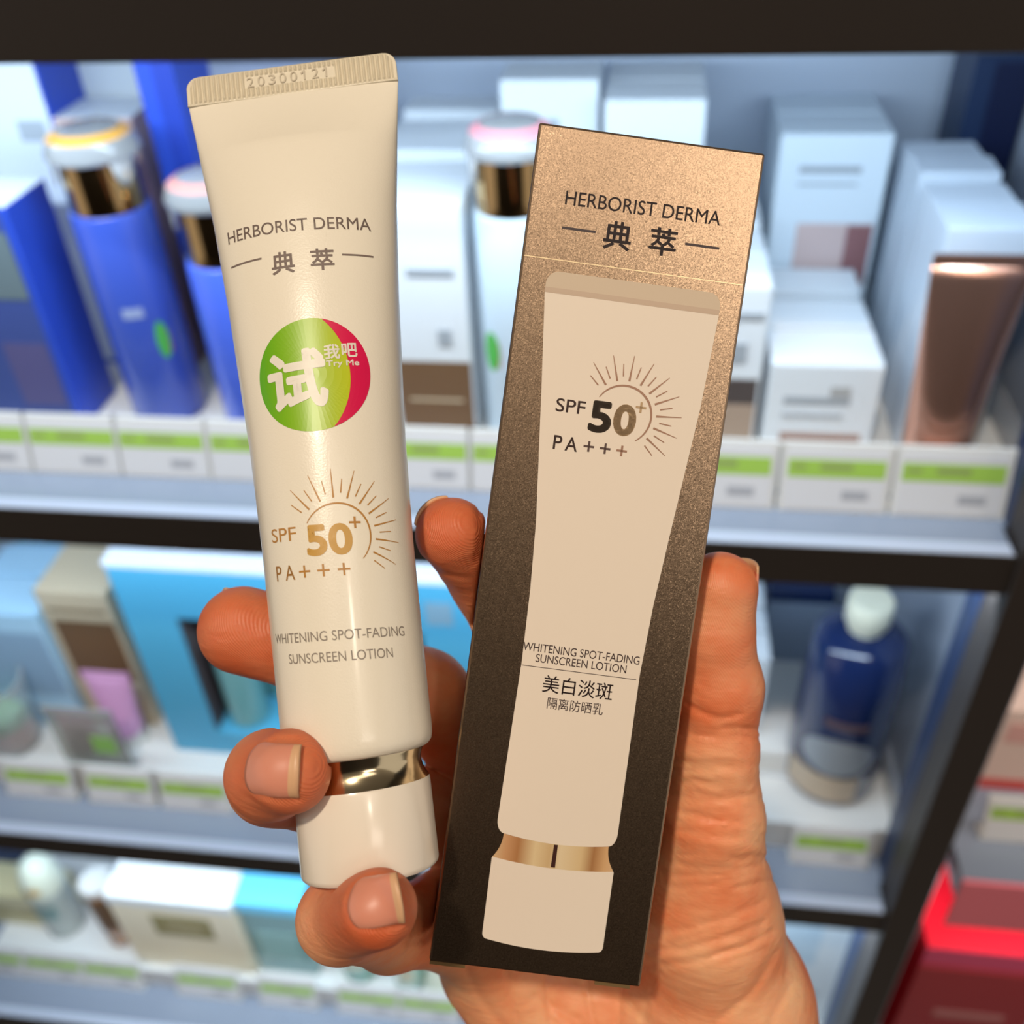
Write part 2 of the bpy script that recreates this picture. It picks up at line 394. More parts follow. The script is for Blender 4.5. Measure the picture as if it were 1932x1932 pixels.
def pump_bottle(u, v, Yf, r, zb, zbody, zcol, body_m, seal_m, label, sticker=None, script=None):
    p = onY(u, v, Yf); t = empty('pump_bottle', (p[0], Yf + r, zb)); tag(t, label, 'bottle', 'capped pump bottles on the upper shelf')
    h = zbody - zb; hc = zcol - zb
    b = lathe('body', [(r * 0.93, 0), (r, 0.004), (r, h - 0.004), (r * 0.96, h - 0.001), (r * 0.86, h)], body_m, t)
    lathe('gold_collar', [(r * 0.9, h), (r * 0.9, hc - 0.001), (r * 0.88, hc)], M_gold, t)
    c = lathe('clear_cap', [(r * 1.06, hc), (r * 1.12, hc + 0.002), (r * 1.12, hc + 0.005), (r * 1.0, hc + 0.013), (r * 0.72, hc + 0.017), (r * 0.3, hc + 0.018)], M_frost, t, capb=True)
    lathe('seal_ring', [(r * 1.0, hc + 0.0128), (r * 0.9, hc + 0.0150), (r * 0.8, hc + 0.0168), (r * 0.74, hc + 0.0174)], seal_m, c, capt=False, capb=False)
    for s in (-1, 1):
        V = []; 
        for k in range(9):
            a = -math.pi / 2 + s * math.radians(62) + math.radians(-18 + 36 * k / 8)
            dz = 0.018 * math.sin(math.pi * k / 8) ** 0.5
            for rr in (r * 1.0, r * 1.05):
                V += [(rr * math.cos(a), rr * math.sin(a), hc + 0.002), (rr * math.cos(a), rr * math.sin(a), hc + 0.001 - dz)]
        Fc = []
        for k in range(8):
            q = 4 * k; n = q + 4
            Fc += [(q, n, n + 1, q + 1), (q + 2, q + 3, n + 3, n + 2), (q, q + 2, n + 2, n), (q + 1, n + 1, n + 3, q + 3)]
        pyd('pull_tab', V, Fc, M_frost, c, True)
    def wrap(nm, a0, a1, z0, z1, m, off=0.0004, round_=False):
        V, Fc = [], []; N = 16
        for i in range(N + 1):
            x = i / N
            hw = math.sqrt(max(0, 1 - (2 * x - 1) ** 2)) if round_ else 1
            zc, hh = (z0 + z1) / 2, (z1 - z0) / 2 * hw
            a = a0 + (a1 - a0) * x
            V += [((r + off) * math.cos(a), (r + off) * math.sin(a), zc - hh), ((r + off) * math.cos(a), (r + off) * math.sin(a), zc + hh)]
        for i in range(N): Fc.append((2 * i, 2 * i + 2, 2 * i + 3, 2 * i + 1))
        pyd(nm, V, Fc, m, b, True)
    if script:
        wrap('lettering', *script, mat('pale_lettering', '8f9cc0', 0.5))
    if sticker:
        a0, a1, z0, z1 = sticker
        wrap('green_sticker', a0, a1, z0, z1, mat('green_sticker_print', '4fae4a', 0.5), round_=True)
        wrap('sticker_edge', a1 - (a1 - a0) * 0.3, a1 + 0.02, z0 + 0.003, z1 - 0.006, mat('pink_sticker_print', 'd0406a', 0.5), 0.0003, True)
    return t

pump_bottle(172, 415, 0.605, 0.0285, S2, onY(172, 415, 0.605)[2], onY(150, 320, 0.602)[2], M_bluebot, M_amber,
            'first cobalt blue pump bottle with gold collar and amber-ringed clear cap', (math.radians(-52), math.radians(-32), 0.058, 0.088), (math.radians(-88), math.radians(-58), 0.094, 0.102))
pump_bottle(398, 512, 0.59, 0.0275, S2, onY(398, 512, 0.59)[2], onY(385, 408, 0.588)[2], mat('bright_cobalt_plastic', '4a67d6', 0.28, coat=0.3), M_rosepk,
            'shorter cobalt pump bottle half hidden behind the held tube, salmon-ringed cap', (math.radians(-70), math.radians(-45), 0.04, 0.068))
pump_bottle(958, 418, 0.59, 0.026, S2, onY(958, 418, 0.59)[2], onY(958, 312, 0.588)[2], mat('white_bottle_plastic', 'c6d6e2', 0.3, coat=0.3), mat('pink_seal', 'c9828a', 0.3),
            'white pump bottle with gold collar and pink-ringed cap left of the held box', (math.radians(-142), math.radians(-112), 0.066, 0.096))

# --- upper shelf, between tube and box
t, _ = carton(640, 867, 390, 0.60, 0.046, S2, M_white, 'white carton with brown lower band just right of the held tube, front of its row',
              [('brown_band', 0.3, 0.99, 0.06, 0.38, M_brown), ('print_line', 0.4, 0.9, 0.2, 0.21, M_beige), ('icon', 0.72, 0.84, 0.45, 0.52, M_grey), ('lettering', 0.5, 0.9, 0.74, 0.77, M_grey)])
row_behind(t, 4, 0.047, ['white carton, %s from the front in the row right of the held tube' % o for o in ORD])
t, _ = carton(942, 1130, 152, 0.735, 0.05, S2, M_white, 'tall white carton at the back, above the pink-ringed bottle cap', [('lettering', 0.15, 0.6, 0.85, 0.88, M_grey), ('silver_band', 0.0, 1.0, 0.70, 0.78, M_cyanpale)])
t, _ = carton(1140, 1334, 190, 0.715, 0.05, S2, M_white, 'white carton showing its top just above the held gold box', [('lettering', 0.2, 0.8, 0.8, 0.83, M_grey)])
t2 = copy_tree(t); t2.location.y += 0.051; t2['label'] = 'white carton directly behind the one above the held gold box'
# --- upper shelf, right
t, _ = carton(1285, 1459, 541, 0.605, 0.048, S2, M_white, 'white carton with brown band beside the gold box right edge, front of its row',
              [('brown_band', 0.2, 0.97, 0.3, 0.46, mat('dark_brown_print', '4a403d', 0.5)), ('tan_band', 0.2, 0.97, 0.05, 0.3, mat('tan_print', 'a08a78', 0.5)), ('icon', 0.62, 0.8, 0.56, 0.68, M_grey), ('lettering', 0.5, 0.95, 0.82, 0.86, M_grey)])
row_behind(t, 3, 0.049, ['white carton, %s in the row beside the right edge of the held box' % o for o in ORD])
t, _ = carton(1456, 1672, 690, 0.60, 0.05, S2, M_white, 'low white carton with rose band, front of the row in the middle right',
              [('lettering', 0.15, 0.75, 0.58, 0.66, M_grey), ('icon', 0.56, 0.74, 0.68, 0.78, mat('pale_grey_print', 'a8a8a8', 0.5)), ('rose_band', 0.16, 0.9, 0.04, 0.26, mat('dusky_rose_print', '9b7a6c', 0.5)), ('print_line', 0.15, 0.7, 0.46, 0.48, M_grey)])
row_behind(t, 2, 0.052, ['low white carton, %s in the row under the tall white carton' % o for o in ORD])
t, _ = carton(1475, 1690, 254, 0.755, 0.05, S2, mat('white_card_cool', 'd2dde6', 0.45), 'tall white carton with blush picture panel on the upper right',
              [('lettering', 0.2, 0.76, 0.84, 0.87, M_grey), ('picture', 0.25, 0.96, 0.33, 0.62, mat('blush_print', 'c8b0ac', 0.5)), ('picture_drop', 0.72, 0.96, 0.35, 0.615, mat('maroon_print', '8a5f60', 0.5)), ('print_line', 0.2, 0.74, 0.79, 0.797, M_grey)])
t2 = copy_tree(t); t2.location.y += 0.052; t2['label'] = 'tall white carton directly behind the one with the blush picture panel'
t, _ = carton(1790, 1965, 432, 0.612, 0.042, S2, mat('white_card_side', 'ccd6e2', 0.45), 'white carton standing behind the rose gold tube, front of the stepped row',
              [('copper_panel', 0.05, 0.98, 0.05, 0.75, M_beige)])
row_behind(t, 3, 0.043, ['white carton, %s in the stepped row behind the rose gold tube' % o for o in ORD])

t, _ = carton(1846, 1960, 105, 0.80, 0.06, S2, M_navy, 'dark navy carton in the back right corner of the upper shelf', [('printed_panel', 0.35, 1.0, 0.02, 0.98, mat('black_blue_print', '0c1638', 0.4))])
def standing_tube(u, v, Y, wtop, rbot, zb, zt, m, capm, label, hc=0.018, crimp=0.007):
    p = onY(u, v, Y); t = empty('cosmetic_tube', (p[0], Y, zb)); tag(t, label, 'tube')
    h = zt - zb; V, Fc = [], []; N = 40; J = 14
    for j in range(J + 1):
        s = j / J; z = hc + (h - crimp - hc) * s; a = rbot + (wtop / 2 - rbot) * s; b2 = rbot * (1 - s) + 0.0012 * s
        for i in range(N):
            th = 2 * math.pi * i / N; V.append((a * math.cos(th), b2 * math.sin(th), z))
    for j in range(J):
        for i in range(N):
            i2 = (i + 1) % N; Fc.append((j * N + i, j * N + i2, (j + 1) * N + i2, (j + 1) * N + i))
    Fc += [tuple(reversed(range(N))), tuple(range(J * N, J * N + N))]
    b = pyd('body', V, Fc, m, t, True)
    box('crimp', (-wtop / 2, -0.0012, h - crimp - 0.0005), (wtop / 2, 0.0012, h), m, t, 0.0006)
    lathe('cap', [(rbot * 0.94, 0), (rbot * 0.96, 0.001), (rbot * 0.96, hc - 0.001), (rbot * 0.9, hc)], capm, t)
    return t
a = onY(1862, 480, 0.585)
standing_tube(1862, 480, 0.585, 0.060, 0.021, S2, a[2], M_rose, mat('rose_cap', 'b98a78', 0.3), 'shiny rose gold tube standing at the right end of the upper shelf')

# --- middle shelf, left
t, _ = carton(-90, 62, 1158, 0.635, 0.055, S3, M_cyanpale, 'pale blue carton at the far left of the middle shelf, front of its row', [('printed_panel', 0.0, 0.97, 0.3, 0.85, mat('slate_blue_print', '8aa8c4', 0.5))])
row_behind(t, 2, 0.056, ['pale blue carton, %s in the row at the far left of the middle shelf' % o for o in ORD])
t, _ = carton(62, 196, 1118, 0.645, 0.09, S3, M_beige, 'beige carton with brown window beside the cyan gift box', [('brown_window', 0.1, 0.95, 0.35, 0.8, M_brown), ('print_line', 0.1, 0.9, 0.86, 0.88, M_brown)])
# big cyan gift box with a recessed window
a0, a1 = onY(196, 1068, 0.615), onY(890, 1098, 0.615)
gb = empty('gift_box', ((a0[0] + a1[0]) / 2, 0.615, S3)); tag(gb, 'large cyan gift box with a recessed window, behind the fingers and tube', 'box')
gw, gh, gd = a1[0] - a0[0], a0[2] - S3, 0.07
wx0, wx1, wz0, wz1 = -gw / 2 + 0.052, gw / 2 - 0.05, 0.035, gh - 0.062
bm = bmesh.new()
def bmb(lo, hi):
    r = bmesh.ops.create_cube(bm, size=1)
    for v in r['verts']:
        for k in range(3): v.co[k] = lo[k] + (v.co[k] + 0.5) * (hi[k] - lo[k])
bmb((-gw / 2, 0, 0), (wx0, gd, gh)); bmb((wx1, 0, 0), (gw / 2, gd, gh)); bmb((wx0, 0, 0), (wx1, gd, wz0)); bmb((wx0, 0, wz1), (wx1, gd, gh))
me = bpy.data.meshes.new('carton_body'); bm.to_mesh(me); bm.free(); link('carton_body', me, M_cyan, gb)
box('window_back', (wx0, 0.052, wz0), (wx1, 0.054, wz1), M_teal, gb)
box('window_lining', (wx0, 0.002, wz0), (wx0 + 0.002, 0.052, wz1), mat('dark_lining', '4d4244', 0.5), gb)
box('lid_edge', (-gw / 2 - 0.001, -0.001, gh), (gw / 2 + 0.001, gd + 0.03, gh + 0.006), mat('lid_white', 'dfe3ee', 0.4), gb)
box('emblem', (gw / 2 - 0.045, -0.0004, gh - 0.05), (gw / 2 - 0.02, 0.0, gh - 0.022), mat('grey_blue_print', '7fa0b4', 0.5), gb)
box('lettering', (wx0 + 0.06, -0.0004, gh - 0.045), (wx0 + 0.16, 0.0, gh - 0.035), M_white, gb)
for k, uu in enumerate((470, 700, 850)):
    p = onY(uu, 1340, 0.64); hh = 0.115
    bt = empty('skincare_bottle', (p[0], 0.642, S3 + wz0 + 0.0002)); tag(bt, ['teal bottle in the cyan gift box window, left of the tube', 'teal bottle in the cyan gift box window, behind the held tube', 'teal bottle in the cyan gift box window, between tube and held box'][k], 'bottle', 'bottles in the gift box')
    lathe('body', [(0.019, 0), (0.021, 0.002), (0.021, hh - 0.004), (0.016, hh)], mat('teal_bottle_gloss', '6fa6a8', 0.12, coat=0.5), bt)
    lathe('cap', [(0.012, hh), (0.012, hh + 0.024), (0.010, hh + 0.025)], M_whitegl, bt)
# clear cup, acrylic card stand, pink tubes
p = onZ(30, 1400, S3)
cu = empty('plastic_cup', (p[0], 0.61, S3)); tag(cu, 'clear plastic cup at the far left of the middle shelf', 'cup')
lathe('cup_wall', [(0.026, 0.0), (0.027, 0.001), (0.036, 0.095), (0.0345, 0.095), (0.0255, 0.003), (0.001, 0.003)], M_clear, cu, capt=False)
lathe('rim', [(0.0345, 0.0935), (0.0365, 0.0935), (0.0365, 0.096), (0.0345, 0.096)], M_clear, cu, capb=False, capt=False)
jr = empty('cream_jar', (p[0] - 0.002, 0.612, S3 + 0.0035)); tag(jr, 'small salmon pink jar inside the clear cup', 'jar')
lathe('body', [(0.018, 0), (0.02, 0.002), (0.02, 0.028), (0.019, 0.03)], mat('salmon_plastic', 'e0a093', 0.3), jr)
lathe('lid', [(0.021, 0.03), (0.021, 0.042), (0.019, 0.044)], mat('green_lid', '8cc7a0', 0.3), jr)
pa = onY(150, 1360, 0.60)
standing_tube(132, 1340, 0.60, 0.046, 0.016, S3, S3 + 0.075, mat('soft_pink_tube', 'd9aab0', 0.35), M_whitegl, 'soft pink tube in front of the lilac pink tube')
tt = standing_tube(222, 1330, 0.625, 0.052, 0.018, S3, S3 + 0.105, mat('lilac_pink_tube', 'cf9ac4', 0.35), M_whitegl, 'lilac pink tube left of the cyan gift box')
st = empty('acrylic_sign', (onY(110, 1240, 0.585)[0], 0.583, S3)); tag(st, 'tilted clear acrylic sign beside the pink tubes', 'sign')
sgn = box('panel', (-0.045, -0.001, 0.0), (0.03, 0.001, 0.095), mat('smoky_acrylic', 'cfcfc8', 0.1, trans=0.7), st, 0.0005)
box('sticker', (-0.005, -0.0014, 0.03), (0.02, -0.001, 0.055), mat('sign_green', '96c96a', 0.5), sgn)
box('edge_strip', (-0.045, -0.0016, 0.089), (0.03, 0.0016, 0.096), M_frost, st)
box('foot', (-0.045, -0.012, 0.0), (0.03, 0.012, 0.0018), M_clear, st)

# --- middle shelf, right: navy bottle and stacked cartons
p = onY(1603, 1420, 0.605); NR = 0.046
nvb = empty('skincare_bottle', (p[0], 0.605 + NR, S3)); tag(nvb, 'navy glass bottle with cream cap and silver round label, right of the thumb', 'bottle')
H = onY(1650, 1215, 0.63)[2] - S3
nb_ = lathe('body', [(NR * 0.86, 0), (NR * 0.95, 0.003), (NR, 0.012), (NR * 0.97, H * 0.7), (NR * 0.9, H - 0.014), (NR * 0.7, H - 0.003), (0.016, H)], M_navyg, nvb)
lathe('neck', [(0.0155, H), (0.0155, H + 0.010)], M_cream, nvb)
lathe('cap', [(0.0185, H + 0.008), (0.0195, H + 0.010), (0.0195, H + 0.032), (0.018, H + 0.034)], M_cream, nvb)
def wrap_on(par, r, a0, a1, z0, z1, m, nm, round_=False, off=0.0006, N=24):
    V, Fc = [], []
    for i in range(N + 1):
        x = i / N; hw = math.sqrt(max(0, 1 - (2 * x - 1) ** 2)) if round_ else 1
        zc, hh = (z0 + z1) / 2, (z1 - z0) / 2 * hw; a = a0 + (a1 - a0) * x
        V += [((r + off) * math.cos(a), (r + off) * math.sin(a), zc - hh), ((r + off) * math.cos(a), (r + off) * math.sin(a), zc + hh)]
    for i in range(N): Fc.append((2 * i, 2 * i + 2, 2 * i + 3, 2 * i + 1))
    pyd(nm, V, Fc, m, par, True)
wrap_on(nb_, NR, math.radians(-146), math.radians(-58), 0.052, 0.102, M_silver, 'silver_label', True)
wrap_on(nb_, NR, math.radians(-160), math.radians(-70), 0.012, 0.048, mat('champagne_print', 'c0ac94', 0.3), 'champagne_band', False, 0.0003)
wrap_on(nb_, NR, math.radians(-125), math.radians(-75), 0.118, 0.128, mat('dim_lettering', '5d4a52', 0.4), 'lettering')
t, _ = carton(1280, 1456, 1240, 0.66, 0.035, S3, M_white, 'pale blue-white carton peeking right of the thumb on the middle shelf, front of its row', [('lettering', 0.3, 0.8, 0.6, 0.64, M_grey)])
row_behind(t, 3, 0.036, ['pale blue-white carton, %s in the row right of the thumb' % o for o in ORD])
t, _ = carton(1452, 1580, 1118, 0.80, 0.05, S3, mat('night_blue_card', '0d2350', 0.4), 'dark navy carton at the back behind the navy bottle', [('printed_panel', 0.0, 1.0, 0.0, 0.86, mat('grey_blue_card_print', '8f9db2', 0.5))])
t, _ = carton(1400, 1500, 1420, 0.64, 0.05, S3, M_whitegl, 'low white tray left of the navy bottle', [('printed_band', 0.0, 1.0, 0.0, 0.15, M_white)], name='display_tray', cat='tray')

# --- bottom shelf
t, _ = carton(-110, 92, 1690, 0.62, 0.05, S4, M_yell, 'straw yellow carton at the far left of the bottom shelf', [('printed_band', 0.05, 0.95, 0.7, 0.8, M_cream), ('lettering', 0.2, 0.8, 0.4, 0.5, M_olive)])
p = onY(120, 1760, 0.605)
db = empty('skincare_bottle', (p[0] - 0.012, 0.63, S4)); tag(db, 'pale bottle with a domed cream cap and gold mark on the bottom shelf', 'bottle')
Hd = onY(80, 1700, 0.605)[2] - S4
b_ = lathe('body', [(0.024, 0), (0.026, 0.003), (0.026, Hd - 0.004), (0.022, Hd)], mat('grey_green_bottle', 'b4beb8', 0.2, coat=0.4), db)
c_ = lathe('dome_cap', [(0.027, Hd), (0.0275, Hd + 0.006), (0.024, Hd + 0.030), (0.018, Hd + 0.048), (0.009, Hd + 0.056), (0.002, Hd + 0.058)], mat('pale_lime_cap', 'dfe3cf', 0.25, coat=0.4), db)
wrap_on(c_, 0.0262, math.radians(-100), math.radians(-60), Hd + 0.012, Hd + 0.028, mat('gold_mark', 'd8b470', 0.4), 'gold_mark', True, 0.0012)
wrap_on(b_, 0.026, math.radians(-120), math.radians(-50), 0.05, 0.08, mat('teal_grey_print', '7f9a98', 0.5), 'lettering')
p = onY(165, 1700, 0.60)
ab_ = empty('skincare_bottle', (p[0] + 0.004, 0.622, S4)); tag(ab_, 'slim amber bottle with flat white cap on the bottom shelf', 'bottle')
Ha = p[2] - S4
b_ = lathe('body', [(0.018, 0), (0.02, 0.003), (0.02, Ha - 0.004), (0.016, Ha)], M_orange, ab_)
lathe('cap', [(0.0205, Ha), (0.0215, Ha + 0.002), (0.0215, Ha + 0.014), (0.0195, Ha + 0.016)], M_whitegl, ab_)
wrap_on(b_, 0.02, math.radians(-150), math.radians(-30), Ha * 0.35, Ha * 0.95, M_brown, 'label')
t, _ = carton(200, 428, 1700, 0.585, 0.07, S4, mat('ivory_card', 'e6d9bf', 0.45), 'ivory carton with bright white lid and olive label on the bottom shelf', [('olive_label', 0.3, 0.78, 0.50, 0.78, M_olive), ('print_line', 0.4, 0.7, 0.62, 0.64, M_beige), ('lid_band', 0.0, 1.0, 0.90, 1.0, M_white)], topm=mat('lid_bright_white', 'f2f2f0', 0.35))
p = onY(505, 1728, 0.59)
bb = empty('skincare_bottle', (p[0], 0.612, S4)); tag(bb, 'square teal bottle with sky blue cap below the ring finger', 'bottle')
Hb = p[2] - S4; wq = (onY(568, 1728, 0.59)[0] - onY(444, 1728, 0.59)[0]) / 2
box('body', (-wq * 0.95, -0.02, 0), (wq * 0.95, 0.022, Hb), mat('grey_teal_bottle', '7a9d9c', 0.2, coat=0.4), bb, 0.004, 3)
box('cap', (-wq, -0.022, Hb), (wq, 0.024, Hb + 0.024), mat('sky_cap', '6cc4ea', 0.25, coat=0.3), bb, 0.004, 3)
box('label', (-wq * 0.6, -0.0205, Hb * 0.3), (wq * 0.6, -0.02, Hb * 0.7), mat('pale_teal_print', '8fb4b2', 0.5), bb)
for k, (uu, vv, yy, rr, hh, mm, lb) in enumerate([(655, 1790, 0.61, 0.024, 0.17, M_gteal, 'green glass bottle on the bottom shelf below the little finger'),
                                                 (760, 1830, 0.60, 0.02, 0.13, mat('pale_green_glass', 'a8cfc0', 0.2, coat=0.4), 'pale green bottle on the bottom shelf beside the heel of the hand'),
                                                 (590, 1770, 0.64, 0.02, 0.175, mat('sea_green_glass', '5f9f8a', 0.2, coat=0.4), 'sea green bottle behind the square teal bottle')]):
    p = onY(uu, vv, yy - rr)
    gbt = empty('skincare_bottle', (p[0], yy, S4)); tag(gbt, lb, 'bottle')
    b_ = lathe('body', [(rr * 0.92, 0), (rr, 0.003), (rr * 0.98, hh * 0.7), (rr * 0.6, hh * 0.92), (rr * 0.45, hh)], mm, gbt)
    lathe('cap', [(rr * 0.5, hh), (rr * 0.55, hh + 0.002), (rr * 0.55, hh + 0.02), (rr * 0.45, hh + 0.022)], M_whitegl, gbt)
    wrap_on(b_, rr, math.radians(-125), math.radians(-55), hh * 0.25, hh * 0.55, M_cream, 'label')
p = onZ(830, 1900, S4)
cn = empty('tube_stand', (p[0], 0.60, S4)); tag(cn, 'white cone-shaped tube behind the little finger on the bottom shelf', 'tube')
lathe('body', [(0.026, 0.012), (0.022, 0.03), (0.009, 0.10), (0.006, 0.108)], mat('cream_cone', 'd9dccb', 0.35), cn)
lathe('cap', [(0.026, 0), (0.027, 0.001), (0.027, 0.012), (0.026, 0.013)], M_whitegl, cn)
t, _ = carton(1470, 1630, 1745, 0.60, 0.08, S4, mat('ice_white_card', 'dfe6ea', 0.45), 'white carton with pale blue panel on the bottom shelf, right of the wrist', [('blue_panel', 0.0, 0.55, 0.62, 0.98, mat('ice_blue_print', 'c4d6e2', 0.5)), ('lettering', 0.3, 0.7, 0.3, 0.34, M_grey)])

# --- neighbouring bay
t, _ = carton(1880, 2060, 1345, 0.60, 0.07, 0.665, M_blush, 'blush carton with red stripe in the neighbouring bay', [('red_stripe', 0.0, 1.0, 0.0, 0.14, mat('coral_print', 'd9574f', 0.5)), ('pink_panel', 0.2, 1.0, 0.62, 0.85, mat('pink_print', 'dba69c', 0.5))])
price_tag(1852, 2000, 1590, 0.665, 'green price tag in the neighbouring bay below the blush carton', 'price tags in the neighbouring bay', h=0.045)
t, _ = carton(1745, 2020, 1800, 0.52, 0.14, 0.30, M_red, 'bright red carton in the neighbouring bay at the lower right', [('pink_edge', 0.0, 1.0, 0.86, 1.0, mat('hot_pink_print', 'd9537a', 0.4)), ('dark_panel', 0.0, 1.0, 0.0, 0.84, mat('deep_red_print', 'a83a42', 0.5)), ('lettering', 0.25, 0.8, 0.4, 0.46, mat('dusty_pink_print', 'c08080', 0.5))], topm=M_red)
zk = 0.415; pa_, pb_ = onZ(1830, 1752, zk), onZ(1799, 1640, zk)
pg = empty('peg_hook', (pa_[0], pa_[1], zk)); tag(pg, 'dark metal peg arm beside the upright post above the red carton', 'hook')
box('arm', (-0.005, 0.0, -0.005), (0.005, pb_[1] - pa_[1], 0.005), M_navy, pg, 0.001)
box('arm_tip', (-0.0065, -0.004, -0.0065), (0.0065, 0.0, 0.0065), M_black, pg, 0.001)
box('bracket', (-0.012, pb_[1] - pa_[1], -0.02), (0.012, pb_[1] - pa_[1] + 0.004, 0.02), M_navy, pg, 0.001)

# ------------------------------------------------------------------ the things held in front of the lens
def G(p): return CAM + ROT @ np.asarray(p, float)          # grip frame (right, down, away from the eye) -> world
def px(u, v, Z): return np.array([(u - CX) / F * Z, (v - CX) / F * Z, Z])
def frame_matrix(right, away, up, origin):
    m = Matrix.Identity(4)
    for k, ax in enumerate((right, away, up)):
        a = ROT @ np.asarray(ax, float)
        for i in range(3): m[i][k] = a[i]
    o = G(origin)
    for i in range(3): m[i][3] = o[i]
    return m

# ---- the tube
TB = np.array([-0.02588, 0.06559, 0.181])
TUP = np.array([-0.1194, -0.9863, 0.1141]); TUP /= np.linalg.norm(TUP)
TFR = np.array([-0.0310, -0.1112, -0.9933]); TFR -= TUP * (TFR @ TUP); TFR /= np.linalg.norm(TFR)
TRT = np.cross(TFR, TUP); TRT = TRT if TRT[0] > 0 else -TRT
TR = 0.0139
ZK = np.array([.0215, .030, .060, .080, .108, .1255, .1518]); AK = np.array([13.9, 13.9, 14.2, 14.9, 16.7, 18.2, 21.3]) / 1000
TL = 0.1577
def per(a, b):
    h = ((a - b) / (a + b)) ** 2; return math.pi * (a + b) * (1 + 3 * h / (10 + math.sqrt(4 - 3 * h)))
_abc = {}
def ab(z):
    k = round(z, 5)
    if k in _abc: return _abc[k]
    a = float(np.interp(z, ZK, AK)); lo, hi = 0.0002, TR
    for _ in range(30):
        m = (lo + hi) / 2
        if per(a, m) > 2 * math.pi * TR: hi = m
        else: lo = m
    b = lo
    if z > 0.138: b = b * max(0.0, (0.1518 - z) / 0.0138) ** 0.8 + 0.0005 if z < 0.1518 else 0.0005
    _abc[k] = (a, b); return a, b
def tube_pt(s, z, off=0.00006):
    a, b = ab(z); th = np.linspace(-math.pi, math.pi, 361)
    xs, ys = a * np.sin(th), b * np.cos(th)
    cum = np.r_[0, np.cumsum(np.hypot(np.diff(xs), np.diff(ys)))]; cum -= cum[180]
    t = float(np.interp(s, cum, th))
    nx, ny = math.sin(t) / a, math.cos(t) / b; l = math.hypot(nx, ny)
    return (a * math.sin(t) + off * nx / l, -(b * math.cos(t) + off * ny / l), z)

tube = empty('cosmetic_tube'); tube.matrix_world = frame_matrix(TRT, -TFR, TUP, TB)
tag(tube, 'pearly cream sunscreen tube with round green sticker and gold ring, held in the hand', 'tube')
M_tube = mat('pearl_cream_plastic', 'f0e6d4', 0.3, coat=0.35, bump=0.06, bscale=2600)
M_capw = mat('ivory_cap_plastic', 'eee2d2', 0.22, coat=0.3)
# body
V, Fc = [], []; N = 112
rows = []
for (r, z) in [(0.0117, 0.02115), (0.0125, 0.02125), (0.0130, 0.02155), (0.01355, 0.0222), (0.0138, 0.0232), (0.0139, 0.0245)]: rows.append((r, r, z))
for z in np.r_[np.linspace(0.027, 0.138, 52), np.linspace(0.1395, 0.1518, 14)]:
    a, b = ab(float(z)); rows.append((a, b, float(z)))
for a, b, z in rows:
    for i in range(N):
        th = 2 * math.pi * i / N; V.append((a * math.sin(th), -b * math.cos(th), z))
for j in range(len(rows) - 1):
    for i in range(N):
        i2 = (i + 1) % N; Fc.append((j * N + i, j * N + i2, (j + 1) * N + i2, (j + 1) * N + i))
Fc.append(tuple(reversed(range(N))))
tbody = pyd('tube_body', V, Fc, M_tube, tube, True)
# crimp with pressed ribs and date digits
NX, NZ = 420, 40
V, Fc = [], []
hw = 0.0213; z0, z1 = 0.1516, TL
def hh(x, t):
    return 0.0
for side in (1, -1):
    for j in range(NZ + 1):
        for i in range(NX + 1):
            t = j / NZ; x = -1 + 2 * i / NX
            # rounded upper corners
            lim = 1.0
            dz = (z1 - z0) * (1 - t); rc = 0.0026
            if dz < rc: lim = 1 - (rc - math.sqrt(max(0, rc * rc - (rc - dz) ** 2))) / hw
            X = x * hw * lim
            y = 0.00045
            if 0.05 < t < 0.97 and abs(x) < 0.965:
                ph = X / 0.00098 * 2 * math.pi
                rib = 0.5 + 0.5 * math.cos(ph)
                mid = (-0.45 < x < 0.42) and 0.36 < t < 0.80
                e = min(1, (t - 0.05) / 0.06, (0.97 - t) / 0.05)
                if not mid: y += 0.00046 * rib ** 1.5 * max(0, e)
            if t <= 0.05: y = 0.00055
            V.append((X, -side * y, z0 + (z1 - z0) * t))
W1 = NX + 1; off = W1 * (NZ + 1)
for j in range(NZ):
    for i in range(NX):
        a = j * W1 + i
        Fc.append((a, a + 1, a + 1 + W1, a + W1)); Fc.append((off + a, off + a + W1, off + a + W1 + 1, off + a + 1))
for i in range(NX):
    a = NZ * W1 + i; Fc.append((a, a + 1, off + a + 1, off + a)); Fc.append((i, off + i, off + i + 1, i + 1))
for j in range(NZ):
    for i in (0, NX):
        a = j * W1 + i; q = (a, a + W1, off + a + W1, off + a); Fc.append(q if i == 0 else q[::-1])
crimp = pyd('crimp', V, Fc, mat('pearl_cream_crimp', 'd8ccb4', 0.4, coat=0.15), tube, True)
gs = []
for k, ch in enumerate('20300121'):
    if ch == '1':
        h_ = 0.0021; w_ = 0.00032
        gl = merge(rect_geo(-w_ / 2, w_ / 2, -h_ / 2, h_ / 2), ([(-w_ / 2, h_ / 2), (-0.00075, h_ * 0.22), (-0.00060, h_ * 0.10), (-w_ / 2, h_ * 0.27)], [(0, 1, 2, 3)]))
    else:
        gl = text_geo(ch, 0.0021, 0.0014)
    gs.append(shift(gl, -0.0077 + 0.0022 * k, 0.0))
g = merge(*gs)
V = [(x - 0.0006, -0.00062, z0 + (z1 - z0) * 0.58 + y + 0.012 * x) for x, y in g[0]]
dg = pyd('date_digits', V, g[1], mat('crimp_digits', 'b8aa92', 0.4), crimp)
